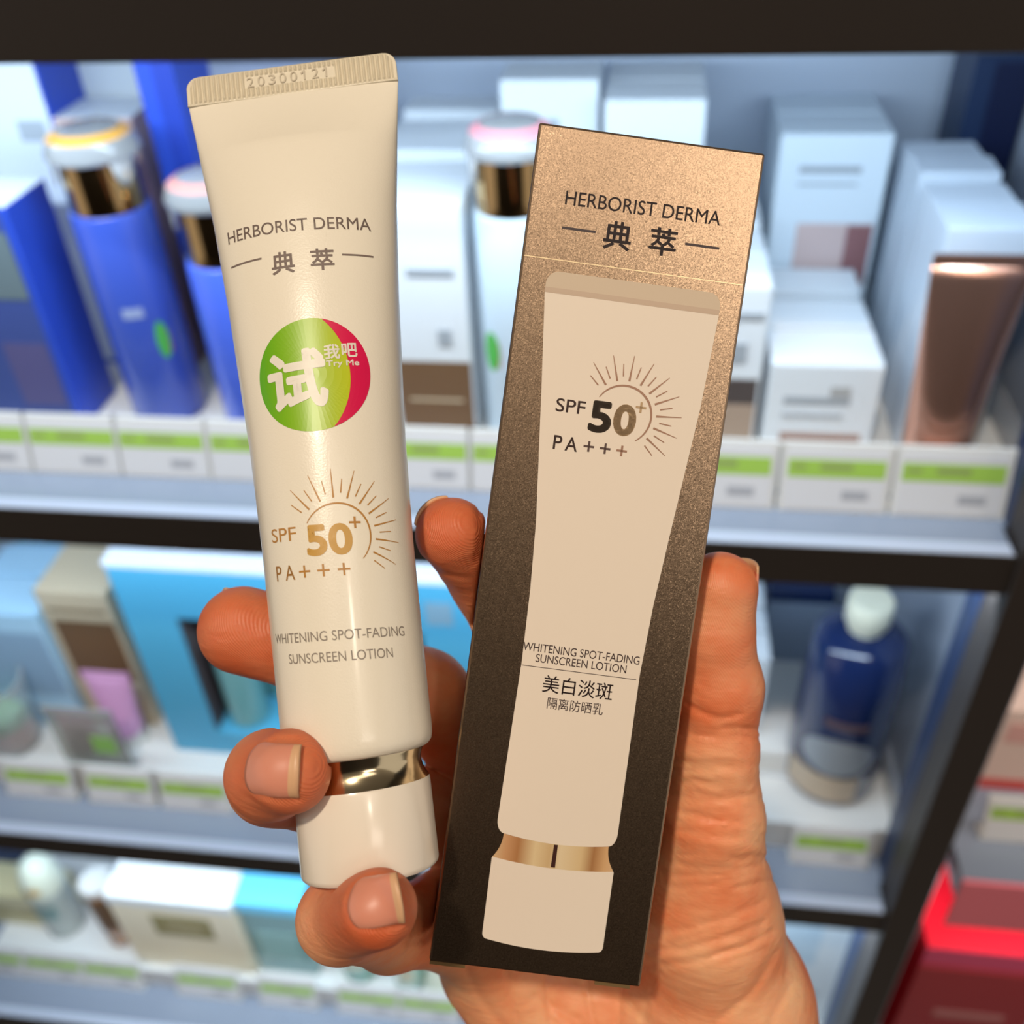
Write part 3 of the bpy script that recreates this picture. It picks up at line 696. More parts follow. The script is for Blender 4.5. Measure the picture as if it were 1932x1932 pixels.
# ring and cap
lathe('gold_ring', [(0.0119, 0.0213), (0.0118, 0.0208), (0.01135, 0.0197), (0.01125, 0.0187), (0.0115, 0.0175), (0.0120, 0.0164), (0.01245, 0.0157)], mat('polished_champagne_gold', 'e6d3ae', 0.16, 1.0), tube, 96)
lathe('cap', [(0.0121, 0.0), (0.01245, 0.0004), (0.0126, 0.0010), (0.01255, 0.0152), (0.0124, 0.0157)], M_capw, tube, 96)

def tube_print(name, g, m, slope=0.0, parent=tbody, off=0.00006):
    V = [tube_pt(x / 1000, (y + slope * x) / 1000, off) for x, y in g[0]]
    return pyd(name, V, g[1], m, parent)
M_tink = mat('taupe_ink', '7b6a62', 0.5)
M_tink2 = mat('grey_taupe_ink', '8d8176', 0.5)
M_tgold = mat('gold_ink', 'b8823c', 0.4)
T = lambda body, h, wd=None, b=0.0, sp=1.0: text_geo(body, h, wd, b, sp, 1.2)
tube_print('brand_lettering', shift(T('HERBORIST DERMA', 2.5, 29.0, 0.002), -0.4, 120.2), M_tink, -0.04)
tube_print('brand_characters', merge(shift(T('典', 4.5, 4.5, 0.012), -3.1, 112.8), shift(T('萃', 4.4, 4.4, 0.012), 4.3, 112.8),
           rect_geo(-14.8, -7.3, 114.25, 114.6, 12), rect_geo(8.0, 14.1, 113.5, 113.85, 12)), M_tink, -0.03)
def sun(cx, cy, R, a_start, a_end, arc0, arc1, wl, ws, wa):
    gs = [arc_geo(cx, cy, R, math.radians(arc0), math.radians(arc1), wa)]
    for k in range(19):
        a = math.radians(a_start + (a_end - a_start) * k / 18)
        gs.append(ray_geo(cx, cy, a, R * 1.31, R * 1.74, ws, ws * 0.7) if k % 2 == 0 else ray_geo(cx, cy, a, R * 1.17, R * 2.05, wl))
    return merge(*gs)
tube_print('sun_emblem', sun(2.6, 60.3, 6.0, 140, -38, 150, -46, 0.34, 0.22, 0.34), M_tgold)
def plus(cx, cy, s, wd): return merge(rect_geo(cx - s / 2, cx + s / 2, cy - wd / 2, cy + wd / 2), rect_geo(cx - wd / 2, cx + wd / 2, cy - s / 2, cy + s / 2))
tube_print('spf_lettering', merge(shift(T('SPF', 2.5, 6.0, 0.0), -7.9, 61.5), plus(5.9, 62.9, 2.1, 0.4)), M_tgold, -0.06)
tube_print('spf_number', shift(T('50', 5.7, 8.5, 0.035), 1.1, 60.0), mat('gold_ink_bright', 'c99a4a', 0.35), -0.06)
tube_print('pa_lettering', merge(shift(T('P', 2.7, 1.5, 0.003), -9.8, 54.6), shift(T('A', 2.7, 2.2, 0.003), -7.0, 54.6), plus(-3.9, 54.6, 2.2, 0.36), plus(-0.4, 54.6, 2.2, 0.36), plus(3.2, 54.6, 2.2, 0.36)), M_tgold, -0.06)
tube_print('product_lettering', merge(shift(T('WHITENING SPOT-FADING', 1.75, 27.1, -0.006), 0.3, 43.1), shift(T('SUNSCREEN LOTION', 1.75, 19.9, -0.006), 0.7, 39.4)), M_tink2, -0.05)
# round sticker
SX, SZ, SR = 0.7, 90.5, 10.75
V, Fc = [(0.0, 0.0)], []
for k in range(1, 9):
    for i in range(72):
        a = 2 * math.pi * i / 72; V.append((SR * k / 8 * math.cos(a), SR * k / 8 * math.sin(a)))
for i in range(72):
    Fc.append((0, 1 + i, 1 + (i + 1) % 72))
for k in range(7):
    for i in range(72):
        i2 = (i + 1) % 72; Fc.append((1 + k * 72 + i, 1 + (k + 1) * 72 + i, 1 + (k + 1) * 72 + i2, 1 + k * 72 + i2))
m = bpy.data.materials.new('green_gradient_print'); m.use_nodes = True; nt = m.node_tree
bs = nt.nodes['Principled BSDF']; bs.inputs['Roughness'].default_value = 0.35
tc = nt.nodes.new('ShaderNodeTexCoord'); sx = nt.nodes.new('ShaderNodeSeparateXYZ'); mr = nt.nodes.new('ShaderNodeMapRange'); cr = nt.nodes.new('ShaderNodeValToRGB')
mr.inputs['From Min'].default_value = -0.010; mr.inputs['From Max'].default_value = 0.008
nt.links.new(tc.outputs['Object'], sx.inputs[0]); nt.links.new(sx.outputs['X'], mr.inputs['Value']); nt.links.new(mr.outputs[0], cr.inputs[0]); nt.links.new(cr.outputs[0], bs.inputs['Base Color'])
cr.color_ramp.elements[0].color = (*lin('55a80e'), 1); cr.color_ramp.elements[1].color = (*lin('bcc614'), 1); cr.color_ramp.elements[1].position = 0.95
e = cr.color_ramp.elements.new(0.5); e.color = (*lin('92bd14'), 1)
stk = tube_print('round_sticker', shift((V, Fc), SX, SZ), m, 0, tube, 0.00005)
M_mag = mat('magenta_print', 'd8104c', 0.35)
ys = np.linspace(-10.3, 10.42, 40); V, Fc = [], []
for y in ys:
    xb = -8.4 + math.sqrt(15.3 ** 2 - (y + 0.3) ** 2); xd = math.sqrt(max(0, SR ** 2 - y * y)); xb = min(xb, xd)
    for k in range(5): V.append((xb + (xd - xb) * k / 4, y))
for j in range(len(ys) - 1):
    for k in range(4): a = j * 5 + k; Fc.append((a, a + 1, a + 6, a + 5))
tube_print('magenta_crescent', shift((V, Fc), SX, SZ), M_mag, 0, stk, 0.00009)
M_stw = mat('sticker_white', 'ece4d6', 0.4)
tube_print('sticker_characters', shift(merge(shift(T('试', 11.4, 11.4, 0.026), -3.0, -0.7, 0.02), shift(T('我', 2.9, 2.9, 0.02), 3.9, 3.9), shift(T('吧', 2.7, 2.9, 0.02), 7.1, 4.1), shift(T('Try Me', 1.45, 6.3, 0.02), 5.7, 1.5)), SX, SZ), M_stw, 0, stk, 0.00013)

# ---- the gold carton
BR = np.array([[0.99123795, -0.1319535, -0.00596622], [0.13099796, 0.98784389, -0.08368981], [0.01693686, 0.08217495, 0.99647399]])
BT = np.array([0.01513878, 0.01119103, 0.1874549]); BW, BH, BD = 0.042, 0.1617, 0.026
gbx = empty('cosmetic_box'); gbx.matrix_world = frame_matrix(BR[:, 0], BR[:, 2], -BR[:, 1], BT + BR[:, 1] * BH / 2)
tag(gbx, 'slim metallic gold sunscreen box printed with a white tube, held in the hand', 'box')
mg = bpy.data.materials.new('gold_foil_card'); mg.use_nodes = True; nt = mg.node_tree; bs = nt.nodes['Principled BSDF']
bs.inputs['Base Color'].default_value = (*lin('a68c74'), 1); bs.inputs['Metallic'].default_value = 1.0; bs.inputs['Roughness'].default_value = 0.3
tc = nt.nodes.new('ShaderNodeTexCoord'); n1 = nt.nodes.new('ShaderNodeTexVoronoi'); n1.inputs['Scale'].default_value = 6500
n1.feature = 'F1'
nt.links.new(tc.outputs['Object'], n1.inputs['Vector'])
vm = nt.nodes.new('ShaderNodeVectorMath'); vm.operation = 'SUBTRACT'; vm.inputs[1].default_value = (0.5, 0.5, 0.5)
nt.links.new(n1.outputs['Color'], vm.inputs[0])
vs = nt.nodes.new('ShaderNodeVectorMath'); vs.operation = 'SCALE'; vs.inputs['Scale'].default_value = 0.10
nt.links.new(vm.outputs[0], vs.inputs[0])
ge = nt.nodes.new('ShaderNodeNewGeometry'); va = nt.nodes.new('ShaderNodeVectorMath'); va.operation = 'ADD'
vn = nt.nodes.new('ShaderNodeVectorMath'); vn.operation = 'NORMALIZE'
nt.links.new(ge.outputs['Normal'], va.inputs[0]); nt.links.new(vs.outputs[0], va.inputs[1]); nt.links.new(va.outputs[0], vn.inputs[0]); nt.links.new(vn.outputs[0], bs.inputs['Normal'])
bx_body = box('carton_body', (-BW / 2, 0, 0), (BW / 2, BD, BH), mg, gbx, 0.0005, 2)
HB = BH / 2 * 1000
def box_print(name, g, m, parent=bx_body, off=0.00004):
    V = [(x / 1000, -off, (y + HB) / 1000) for x, y in g[0]]
    return pyd(name, V, g[1], m, parent)
M_print = mat('printed_tube_cream', 'ebdbca', 0.5)
M_print2 = mat('printed_tube_crimp', 'd0bba3', 0.5)
def strip(prof, n=14, sag=0.9):
    """prof: (y, xl, xr); edges near the lower end of the picture bow downwards like the printed round tube"""
    V, Fc = [], []
    for y, a, b in prof:
        k = sag * min(1.0, max(0.0, (-46.0 - y) / 5.0))
        for i in range(n + 1):
            t = i / n; x = a + (b - a) * t
            V.append((x, y - k * (1 - (2 * t - 1) ** 2)))
    for j in range(len(prof) - 1):
        for i in range(n):
            q = j * (n + 1) + i; Fc.append((q, q + 1, q + n + 2, q + n + 1))
    return V, Fc
top = []
for k in range(9):
    a = math.pi / 2 * k / 8; d = 2.4 * (1 - math.sin(a)); top.append((54.6 - 2.4 * (1 - math.cos(a)), -15.9 + d * 1.0, 16.8 - d))
body = top + [(50.9, -15.9, 16.85), (33, -14.1, 15.95), (8, -11.75, 13.7), (-5, -11.1, 12.6), (-19, -10.85, 11.95), (-50.5, -11.35, 12.2)]
for k in range(1, 7):
    a = math.pi / 2 * k / 6; body.append((-50.5 - 2.7 * math.sin(a), -11.35 + 1.7 * (1 - math.cos(a)), 12.2 - 1.5 * (1 - math.cos(a))))
pt = box_print('printed_tube', strip(body), M_print, gbx)
box_print('printed_crimp', strip(top[:] + [(51.6, -15.9, 16.85)]), M_print2, pt, 0.00006)
box_print('printed_seam', strip([(51.6, -15.9, 16.85), (50.6, -15.88, 16.8)]), mat('printed_seam_tan', 'c6ad97', 0.5), pt, 0.00006)
rg = []
for k in range(9):
    t_ = k / 8; bow = 1.6 * t_ ** 2.2; rg.append((-53.2 - 4.9 * t_, -9.8 - bow, 10.8 + bow))
mring = bpy.data.materials.new('printed_gold_ring'); mring.use_nodes = True; nt = mring.node_tree; bs = nt.nodes['Principled BSDF']; bs.inputs['Roughness'].default_value = 0.4
tc = nt.nodes.new('ShaderNodeTexCoord'); sx = nt.nodes.new('ShaderNodeSeparateXYZ'); mr = nt.nodes.new('ShaderNodeMapRange'); cr = nt.nodes.new('ShaderNodeValToRGB')
mr.inputs['From Min'].default_value = -0.0114; mr.inputs['From Max'].default_value = 0.0124
nt.links.new(tc.outputs['Object'], sx.inputs[0]); nt.links.new(sx.outputs['X'], mr.inputs['Value']); nt.links.new(mr.outputs[0], cr.inputs[0]); nt.links.new(cr.outputs[0], bs.inputs['Base Color'])
els = cr.color_ramp.elements; els[0].color = (*lin('d6b48a'), 1); els[1].color = (*lin('d9b287'), 1)
for pos_, c_ in ((0.1, 'c9966a'), (0.2, 'b07a4c'), (0.34, 'e0c69a'), (0.46, 'cfae80'), (0.55, 'e3cca6'), (0.72, 'd9bb8c'), (0.82, 'a8764a'), (0.92, 'd3a676')):
    e = els.new(pos_); e.color = (*lin(c_), 1)
ring = box_print('printed_ring', strip(rg), mring, gbx)
box_print('printed_ring_slit', shift(strip([(-53.3, 0.2, 0.95), (-57.9, 0.15, 1.0)], 1, 0.0), 0, -0.85), mat('printed_dark_brown', '3c1c16', 0.5), ring, 0.00008)
cp = [(-58.1, -11.35, 12.4), (-58.3, -11.5, 12.5), (-73.6, -11.35, 12.55)]
for k in range(1, 6):
    a = math.pi / 2 * k / 5; cp.append((-73.6 - 1.2 * math.sin(a), -11.35 + 1.0 * (1 - math.cos(a)), 12.55 - 1.0 * (1 - math.cos(a))))
box_print('printed_cap', strip(cp), M_print, gbx)
M_bink = mat('dark_plum_ink', '3b2a2b', 0.45)
M_foil = mat('rose_foil_ink', 'a57e68', 0.35, 0.3)
T = lambda body, h, wd=None, b=0.0, sp=1.0: text_geo(body, h, wd, b, sp)
O2 = 0.00009
box_print('brand_lettering', shift(T('HERBORIST DERMA', 2.6, 29.2, 0.004), 0.1, 68.1), M_bink)
box_print('brand_characters', merge(shift(T('典', 5.2, 5.2, 0.014), -3.9, 62.5), shift(T('萃', 5.1, 5.1, 0.014), 4.6, 62.5), rect_geo(-14.3, -8.0, 62.4, 62.85), rect_geo(8.7, 15.1, 62.5, 62.95)), M_bink)
box_print('fold_line', rect_geo(-20.6, 20.4, 56.62, 56.78), mat('fold_bright', 'e6cda4', 0.35, 0.8))
box_print('sun_emblem', sun(1.6, 30.0, 5.45, 137, -46, 150, -56, 0.4, 0.26, 0.42), M_foil, pt, O2)
box_print('spf_lettering', shift(T('SPF', 2.5, 5.6, 0.006), -8.2, 30.3), mat('brown_ink', '5a443e', 0.45), pt, O2)
box_print('spf_digit', shift(T('5', 6.0, 4.1, 0.04), -2.4, 29.05), mat('foil_dark_reflection', '55493f', 0.3, 0.6), pt, O2)  # foil reflection painted into the ink: first digit dark, second pale
box_print('spf_digit', merge(shift(T('0', 6.0, 4.1, 0.04), 2.2, 29.05), plus(4.9, 31.8, 2.0, 0.42)), mat('foil_pale_reflection', 'bfa07c', 0.3, 0.6), pt, O2)
box_print('pa_lettering', merge(shift(T('P', 2.65, 1.6, 0.008), -9.7, 23.3), shift(T('A', 2.65, 2.3, 0.008), -7.1, 23.3), plus(-3.8, 23.3, 2.0, 0.4), plus(-0.7, 23.3, 2.0, 0.4)), mat('brown_ink', '5a443e', 0.45), pt, O2)
box_print('pa_plus', plus(2.45, 23.3, 2.0, 0.4), M_foil, pt, O2)
box_print('product_lettering', merge(shift(T('WHITENING SPOT-FADING', 1.6, 22.5, -0.002), 0.27, -16.0), shift(T('SUNSCREEN LOTION', 1.6, 17.5, -0.002), 0.5, -18.0), rect_geo(-10.8, 11.4, -19.8, -19.68)), M_bink, pt, O2)
box_print('product_characters', merge(shift(T('美白淡斑', 3.4, 13.6, 0.003), 0.5, -22.75), shift(T('隔离防晒乳', 2.3, 10.8, -0.008), 0.5, -26.4)), M_bink, pt, O2)
for x0 in (-BW / 2 + 0.0002, BW / 2 - 0.0090):
    box('bottom_tab', (x0, 0.0003, -0.0007), (x0 + 0.007, 0.0012, 0.0), mat('tab_gold', 'd8b07a', 0.3, 0.8), gbx)

# ---- the hand
def world_axes(d): return ROT @ np.asarray(d, float)
FING = {
 'index':  [(1150, 1560, .240, 11.5), (1035, 1330, .2315, 9.6), (927, 1092, .2135, 8.4), (853, 1008, .2005, 7.5)],
 'middle': [(1060, 1580, .248, 12.0), (905, 1425, .237, 10.6), (800, 1312, .2235, 9.9), (600, 1226, .2105, 9.3), (458, 1189, .2085, 9.3)],
 'ring':   [(1000, 1670, .249, 12.0), (850, 1540, .2335, 11.0), (690, 1520, .2145, 9.0), (512, 1474, .196, 7.9), (511, 1462, .1775, 7.4), (548, 1455, .1705, 7.3)],
 'pinky':  [(945, 1805, .240, 12.0), (850, 1732, .2255, 10.8), (735, 1756, .2075, 7.8), (642, 1734, .1800, 7.2), (714, 1714, .1640, 6.5)],
 'thumb':  [(1330, 1720, .224, 15.5), (1345, 1540, .214, 10.6), (1347, 1410, .2105, 8.9), (1353, 1295, .208, 9.1), (1343, 1200, .2055, 8.2), (1358, 1112, .2035, 7.8)],
}
PALM = [((1150, 1560, .240, 13), (1340, 1960, .246, 18)), ((1060, 1580, .248, 13), (1260, 1990, .25, 19)), ((1000, 1690, .25, 13), (1200, 2010, .25, 19)),
        ((935, 1822, .243, 13.0), (1095, 2010, .246, 20)), ((1330, 1720, .226, 14), (1365, 1890, .236, 19)), ((1365, 1890, .236, 19), (1400, 2080, .25, 22)),
        ((1250, 2040, .252, 24), (1400, 2450, .275, 26)), ((1380, 2060, .252, 23), (1540, 2450, .275, 26)), ((1120, 1600, .246, 11), (1330, 1740, .228, 12))]
VX = 0.0006
pts = [px(*q[:3]) for ch in FING.values() for q in ch] + [px(*q[:3]) for c in PALM for q in c]
rad = [q[3] / 1000 for ch in FING.values() for q in ch] + [q[3] / 1000 for c in PALM for q in c]
pts = np.array(pts); rad = np.array(rad)
LO = (pts - rad[:, None]).min(0) - 0.004; HI = (pts + rad[:, None]).max(0) + 0.004
HI[1] = min(HI[1], 0.196)
DIM = np.ceil((HI - LO) / VX).astype(int) + 1
ax = [LO[k] + VX * np.arange(DIM[k]) for k in range(3)]
BIG = np.float32(0.02)
def capsule(D, p, q, r0, r1, mode, k):
    """smooth union of a tapered capsule into D inside its own window"""
    m = max(r0, r1) + 0.008
    lo = np.maximum(((np.minimum(p, q) - m - LO) / VX).astype(int), 0); hi = np.minimum(((np.maximum(p, q) + m - LO) / VX).astype(int) + 1, DIM)
    if (hi <= lo).any(): return
    X = ax[0][lo[0]:hi[0], None, None].astype(np.float32); Y = ax[1][None, lo[1]:hi[1], None].astype(np.float32); Z = ax[2][None, None, lo[2]:hi[2]].astype(np.float32)
    d = (q - p).astype(np.float32); L2 = float(d @ d)
    t = np.clip(((X - p[0]) * d[0] + (Y - p[1]) * d[1] + (Z - p[2]) * d[2]) / L2, 0, 1)
    dist = np.sqrt((X - p[0] - t * d[0]) ** 2 + (Y - p[1] - t * d[1]) ** 2 + (Z - p[2] - t * d[2]) ** 2) - (r0 + (r1 - r0) * t)
    S = D[lo[0]:hi[0], lo[1]:hi[1], lo[2]:hi[2]]
    h = np.clip(k - np.abs(S - dist), 0, None) / k
    S[...] = np.minimum(S, dist) - h * h * k * 0.25
palm = np.full(DIM, BIG, np.float32)
for a, b in PALM: capsule(palm, px(*a[:3]), px(*b[:3]), a[3] / 1000, b[3] / 1000, 0, 0.010)
D = palm.copy()
for nm, ch in FING.items():
    f = np.full(DIM, BIG, np.float32)
    for a, b in zip(ch[:-1], ch[1:]): capsule(f, px(*a[:3]), px(*b[:3]), a[3] / 1000, b[3] / 1000, 0, 0.0035 if nm != 'thumb' else 0.003)
    kk = 0.008
    h = np.clip(kk - np.abs(palm - f), 0, None) / kk
    D = np.minimum(D, np.minimum(palm, f) - h * h * kk * 0.25)
    del f, h
del palm
# grid coordinates near the surface only: creases, and flesh pressed flat against box and tube
idx = np.argwhere(np.abs(D) < 0.004)
P = LO + idx * VX
dv = D[idx[:, 0], idx[:, 1], idx[:, 2]].astype(np.float64)
U = CX + F * P[:, 0] / P[:, 2]; Vv = CX + F * P[:, 1] / P[:, 2]
CREASE = [([(570, 1398), (520, 1396), (484, 1412), (470, 1452), (484, 1494), (520, 1508), (568, 1508)], 0.45, 5),
          ([(745, 1650), (698, 1655), (660, 1682), (654, 1714), (670, 1744), (716, 1755), (758, 1742)], 0.4, 5),
          ([(1300, 1330), (1330, 1346), (1360, 1356), (1395, 1347)], 0.55, 6), ([(1268, 1432), (1310, 1446), (1400, 1452)], 0.35, 6), ([(1270, 1500), (1340, 1512), (1420, 1500)], 0.25, 6),
          ([(1250, 1560), (1330, 1572), (1436, 1590)], 0.3, 6), ([(1240, 1620), (1330, 1640), (1440, 1630)], 0.3, 6), ([(1225, 1792), (1295, 1790), (1360, 1770), (1440, 1742)], 0.55, 7),
          ([(1222, 1822), (1310, 1814), (1400, 1790), (1455, 1758)], 0.5, 7), ([(1225, 1760), (1300, 1752), (1380, 1728), (1442, 1700)], 0.4, 7), ([(1343, 1935), (1420, 1870), (1462, 1797)], 0.5, 8),
          ([(1440, 1960), (1462, 1910), (1490, 1860)], 0.35, 8), ([(1010, 1880), (1090, 1925), (1130, 1990)], 0.5, 9), ([(1080, 1860), (1180, 1890), (1260, 1960)], 0.4, 9), ([(880, 1830), (905, 1880), (960, 1950)], 0.4, 9),
          ([(902, 965), (908, 1010), (898, 1060)], 0.4, 5), ([(800, 1056), (830, 1082), (880, 1090)], 0.3, 5), ([(760, 1780), (800, 1772), (820, 1755)], 0.4, 5)]
rng = np.random.default_rng(7)
for k in range(46):                                   # fine wrinkles across the ball of the thumb
    vy = rng.uniform(1370, 1860); ux = rng.uniform(1245, 1400) ; ln = rng.uniform(40, 130); sl = (0.15 - 0.6 * max(0, (vy - 1500) / 360)) + rng.uniform(-0.12, 0.12)
    CREASE.append(([(ux, vy), (ux + ln * 0.5, vy + ln * 0.5 * sl + rng.uniform(-5, 5)), (ux + ln, vy + ln * sl)], rng.uniform(0.14, 0.36), 4.5))
for u0_, u1_ in ((955, 985), (1030, 1046), (1105, 1124), (1180, 1165), (1245, 1205)):
    CREASE.append(([(u0_, 1835), ((u0_ + u1_) / 2 - 4, 1890), (u1_, 1965)], 0.5, 7))
for line, amp, wpx in CREASE:
    best = np.full(len(P), 1e9)
    for (a, b) in zip(line[:-1], line[1:]):
        a = np.array(a, float); b = np.array(b, float); d = b - a
        t = np.clip(((U - a[0]) * d[0] + (Vv - a[1]) * d[1]) / (d @ d), 0, 1)
        best = np.minimum(best, np.hypot(U - a[0] - t * d[0], Vv - a[1] - t * d[1]))
    dv += amp * 0.001 * np.exp(-(best / wpx) ** 2) * (P[:, 2] < 0.245)
def smax(a, b, k):
    h = np.clip(k - np.abs(a - b), 0, None) / k; return np.maximum(a, b) + h * h * k * 0.25
q = (P - BT) @ BR; c0 = np.array([0, 0, BD / 2]); hb = np.array([BW / 2, BH / 2, BD / 2])
e = np.abs(q - c0) - hb
db_ = np.linalg.norm(np.maximum(e, 0), axis=1) + np.minimum(e.max(1), 0)
dv = smax(dv, -(db_ - 0.0003), 0.0012)
zt = (P - TB) @ TUP; xt = (P - TB) @ TRT; yt = (P - TB) @ TFR
At = np.interp(zt, ZK, AK); Bt = np.array([ab(z)[1] for z in np.linspace(0.0215, 0.15, 60)]); Bt = np.interp(zt, np.linspace(0.0215, 0.15, 60), Bt)
At = np.where(zt < 0.0212, 0.0126, At); Bt = np.where(zt < 0.0212, 0.0126, Bt)
kr = np.sqrt((xt / At) ** 2 + (yt / Bt) ** 2); dt = (kr - 1) * np.minimum(At, Bt)
dt = np.maximum(dt, np.maximum(-zt, zt - TL))
dv = smax(dv, -(dt - 0.0003), 0.0012)
D[idx[:, 0], idx[:, 1], idx[:, 2]] = dv

def surface_nets(D, LO, VX):
    s = D < 0
    c = np.zeros(tuple(n - 1 for n in D.shape), np.uint8)
    for i in (0, 1):
        for j in (0, 1):
            for k in (0, 1): c += s[i:D.shape[0] - 1 + i, j:D.shape[1] - 1 + j, k:D.shape[2] - 1 + k]
    act = np.argwhere((c > 0) & (c < 8)); ids = np.full(c.shape, -1, np.int32); ids[act[:, 0], act[:, 1], act[:, 2]] = np.arange(len(act))
    acc = np.zeros((len(act), 3)); cnt = np.zeros(len(act))
    cor = [(i, j, k) for i in (0, 1) for j in (0, 1) for k in (0, 1)]
    val = {o: D[act[:, 0] + o[0], act[:, 1] + o[1], act[:, 2] + o[2]].astype(float) for o in cor}
    for a in cor:
        for k in range(3):
            if a[k]: continue
            b = list(a); b[k] = 1; b = tuple(b)
            va, vb = val[a], val[b]; m = (va < 0) != (vb < 0)
            t = np.where(m, va / np.where(m, va - vb, 1), 0)
            pt_ = np.array(a, float)[None, :] + np.zeros((len(act), 3)); pt_[:, k] += t
            acc[m] += pt_[m]; cnt[m] += 1
    Vt = LO + (act + acc / cnt[:, None]) * VX
    Q = []
    for k in range(3):
        sh = [slice(1, n - 1) for n in D.shape]; sa = list(sh); sb = list(sh); sa[k] = slice(0, D.shape[k] - 1); sb[k] = slice(1, D.shape[k])
        A = s[tuple(sa)]; B_ = s[tuple(sb)]
        e = np.argwhere(A != B_); off = np.array([1, 1, 1]); off[k] = 0; e = e + off
        o1 = np.zeros(3, int); o2 = np.zeros(3, int); o1[(k + 1) % 3] = 1; o2[(k + 2) % 3] = 1
        g_ = lambda o: ids[e[:, 0] - o[0], e[:, 1] - o[1], e[:, 2] - o[2]]
        quad = np.stack([g_(o1 + o2), g_(o2), g_(o1 * 0), g_(o1)], 1)
        flip = ~s[e[:, 0], e[:, 1], e[:, 2]]
        quad[flip] = quad[flip][:, ::-1]
        Q.append(quad)
    Q = np.concatenate(Q); Q = Q[(Q >= 0).all(1)]
    return Vt, Q
HV, HQ = surface_nets(D, LO, VX)
del D
# light relaxation of the surface
E_ = np.concatenate([HQ[:, [0, 1]], HQ[:, [1, 2]], HQ[:, [2, 3]], HQ[:, [3, 0]]])
deg = np.bincount(E_.ravel(), minlength=len(HV)).astype(float)
for it in range(4):
    S = np.zeros_like(HV)
    for k in range(3):
        S[:, k] = np.bincount(E_[:, 0], HV[E_[:, 1], k], len(HV)) + np.bincount(E_[:, 1], HV[E_[:, 0], k], len(HV))
    HV = HV + (0.45 if it % 2 == 0 else -0.46) * (S / np.maximum(deg, 1)[:, None] - HV)
HW = (CAM[None, :] + HV @ ROT.T)
hloc = G(px(1300, 2050, 0.25))
me = bpy.data.meshes.new('hand')
me.vertices.add(len(HW)); me.vertices.foreach_set('co', (HW - hloc).ravel())
me.loops.add(HQ.size); me.loops.foreach_set('vertex_index', HQ.ravel().astype(np.int32))
me.polygons.add(len(HQ)); me.polygons.foreach_set('loop_start', np.arange(0, HQ.size, 4, dtype=np.int32)); me.polygons.foreach_set('loop_total', np.full(len(HQ), 4, np.int32))
me.update(calc_edges=True); me.validate()
tips = np.array([px(*FING[k][-1][:3]) for k in FING] + [px(1345, 1230, .2)])
dd = np.min(np.linalg.norm(HV[:, None, :] - tips[None], axis=2), axis=1)
fl = np.exp(-(dd / 0.019) ** 2) * np.where(HV[:, 0] > 0.03, 0.4, 1.0)  # fingertip redness, cut on the thumb side to paint in the brighter light
at_ = me.attributes.new('flush', 'FLOAT', 'POINT'); at_.data.foreach_set('value', fl.astype(np.float32))
# skin
ms = bpy.data.materials.new('warm_skin'); ms.use_nodes = True; nt = ms.node_tree; bs = nt.nodes['Principled BSDF']
bs.inputs['Roughness'].default_value = 0.46; bs.inputs['Specular IOR Level'].default_value = 0.35
bs.inputs['Subsurface Weight'].default_value = 0.35; bs.inputs['Subsurface Radius'].default_value = (1.0, 0.32, 0.16); bs.inputs['Subsurface Scale'].default_value = 0.003
tc = nt.nodes.new('ShaderNodeTexCoord')
n1 = nt.nodes.new('ShaderNodeTexNoise'); n1.inputs['Scale'].default_value = 55; n1.inputs['Detail'].default_value = 4
cr = nt.nodes.new('ShaderNodeValToRGB'); cr.color_ramp.elements[0].position = 0.3; cr.color_ramp.elements[1].position = 0.72
cr.color_ramp.elements[0].color = (*lin('ee8152'), 1); cr.color_ramp.elements[1].color = (*lin('fac193'), 1)
nt.links.new(tc.outputs['Object'], n1.inputs['Vector']); nt.links.new(n1.outputs['Fac'], cr.inputs[0]); fa = nt.nodes.new('ShaderNodeAttribute'); fa.attribute_name = 'flush'
fm = nt.nodes.new('ShaderNodeMath'); fm.operation = 'MULTIPLY'; fm.inputs[1].default_value = 0.85; nt.links.new(fa.outputs['Fac'], fm.inputs[0])
mxf = nt.nodes.new('ShaderNodeMix'); mxf.data_type = 'RGBA'; nt.links.new(fm.outputs[0], mxf.inputs['Factor']); nt.links.new(cr.outputs[0], mxf.inputs['A']); mxf.inputs['B'].default_value = (*lin('cc5c34'), 1)
nt.links.new(mxf.outputs['Result'], bs.inputs['Base Color'])
wv = nt.nodes.new('ShaderNodeTexWave'); wv.inputs['Scale'].default_value = 900; wv.inputs['Distortion'].default_value = 7; wv.inputs['Detail Scale'].default_value = 0.12; wv.inputs['Detail'].default_value = 1
mp = nt.nodes.new('ShaderNodeMapping'); mp.inputs['Rotation'].default_value = (0.3, 0.7, 0.5)
nt.links.new(tc.outputs['Object'], mp.inputs[0]); nt.links.new(mp.outputs[0], wv.inputs[0])
n2 = nt.nodes.new('ShaderNodeTexNoise'); n2.inputs['Scale'].default_value = 260; n2.inputs['Detail'].default_value = 5
mp2 = nt.nodes.new('ShaderNodeMapping'); mp2.inputs['Scale'].default_value = (0.5, 1.2, 1.6)
nt.links.new(tc.outputs['Object'], mp2.inputs[0]); nt.links.new(mp2.outputs[0], n2.inputs[0])
b1 = nt.nodes.new('ShaderNodeBump'); nt.links.new(fa.outputs['Fac'], b1.inputs['Strength']); b1.inputs['Distance'].default_value = 0.00007
b2_ = nt.nodes.new('ShaderNodeBump'); b2_.inputs['Strength'].default_value = 0.5; b2_.inputs['Distance'].default_value = 0.0008
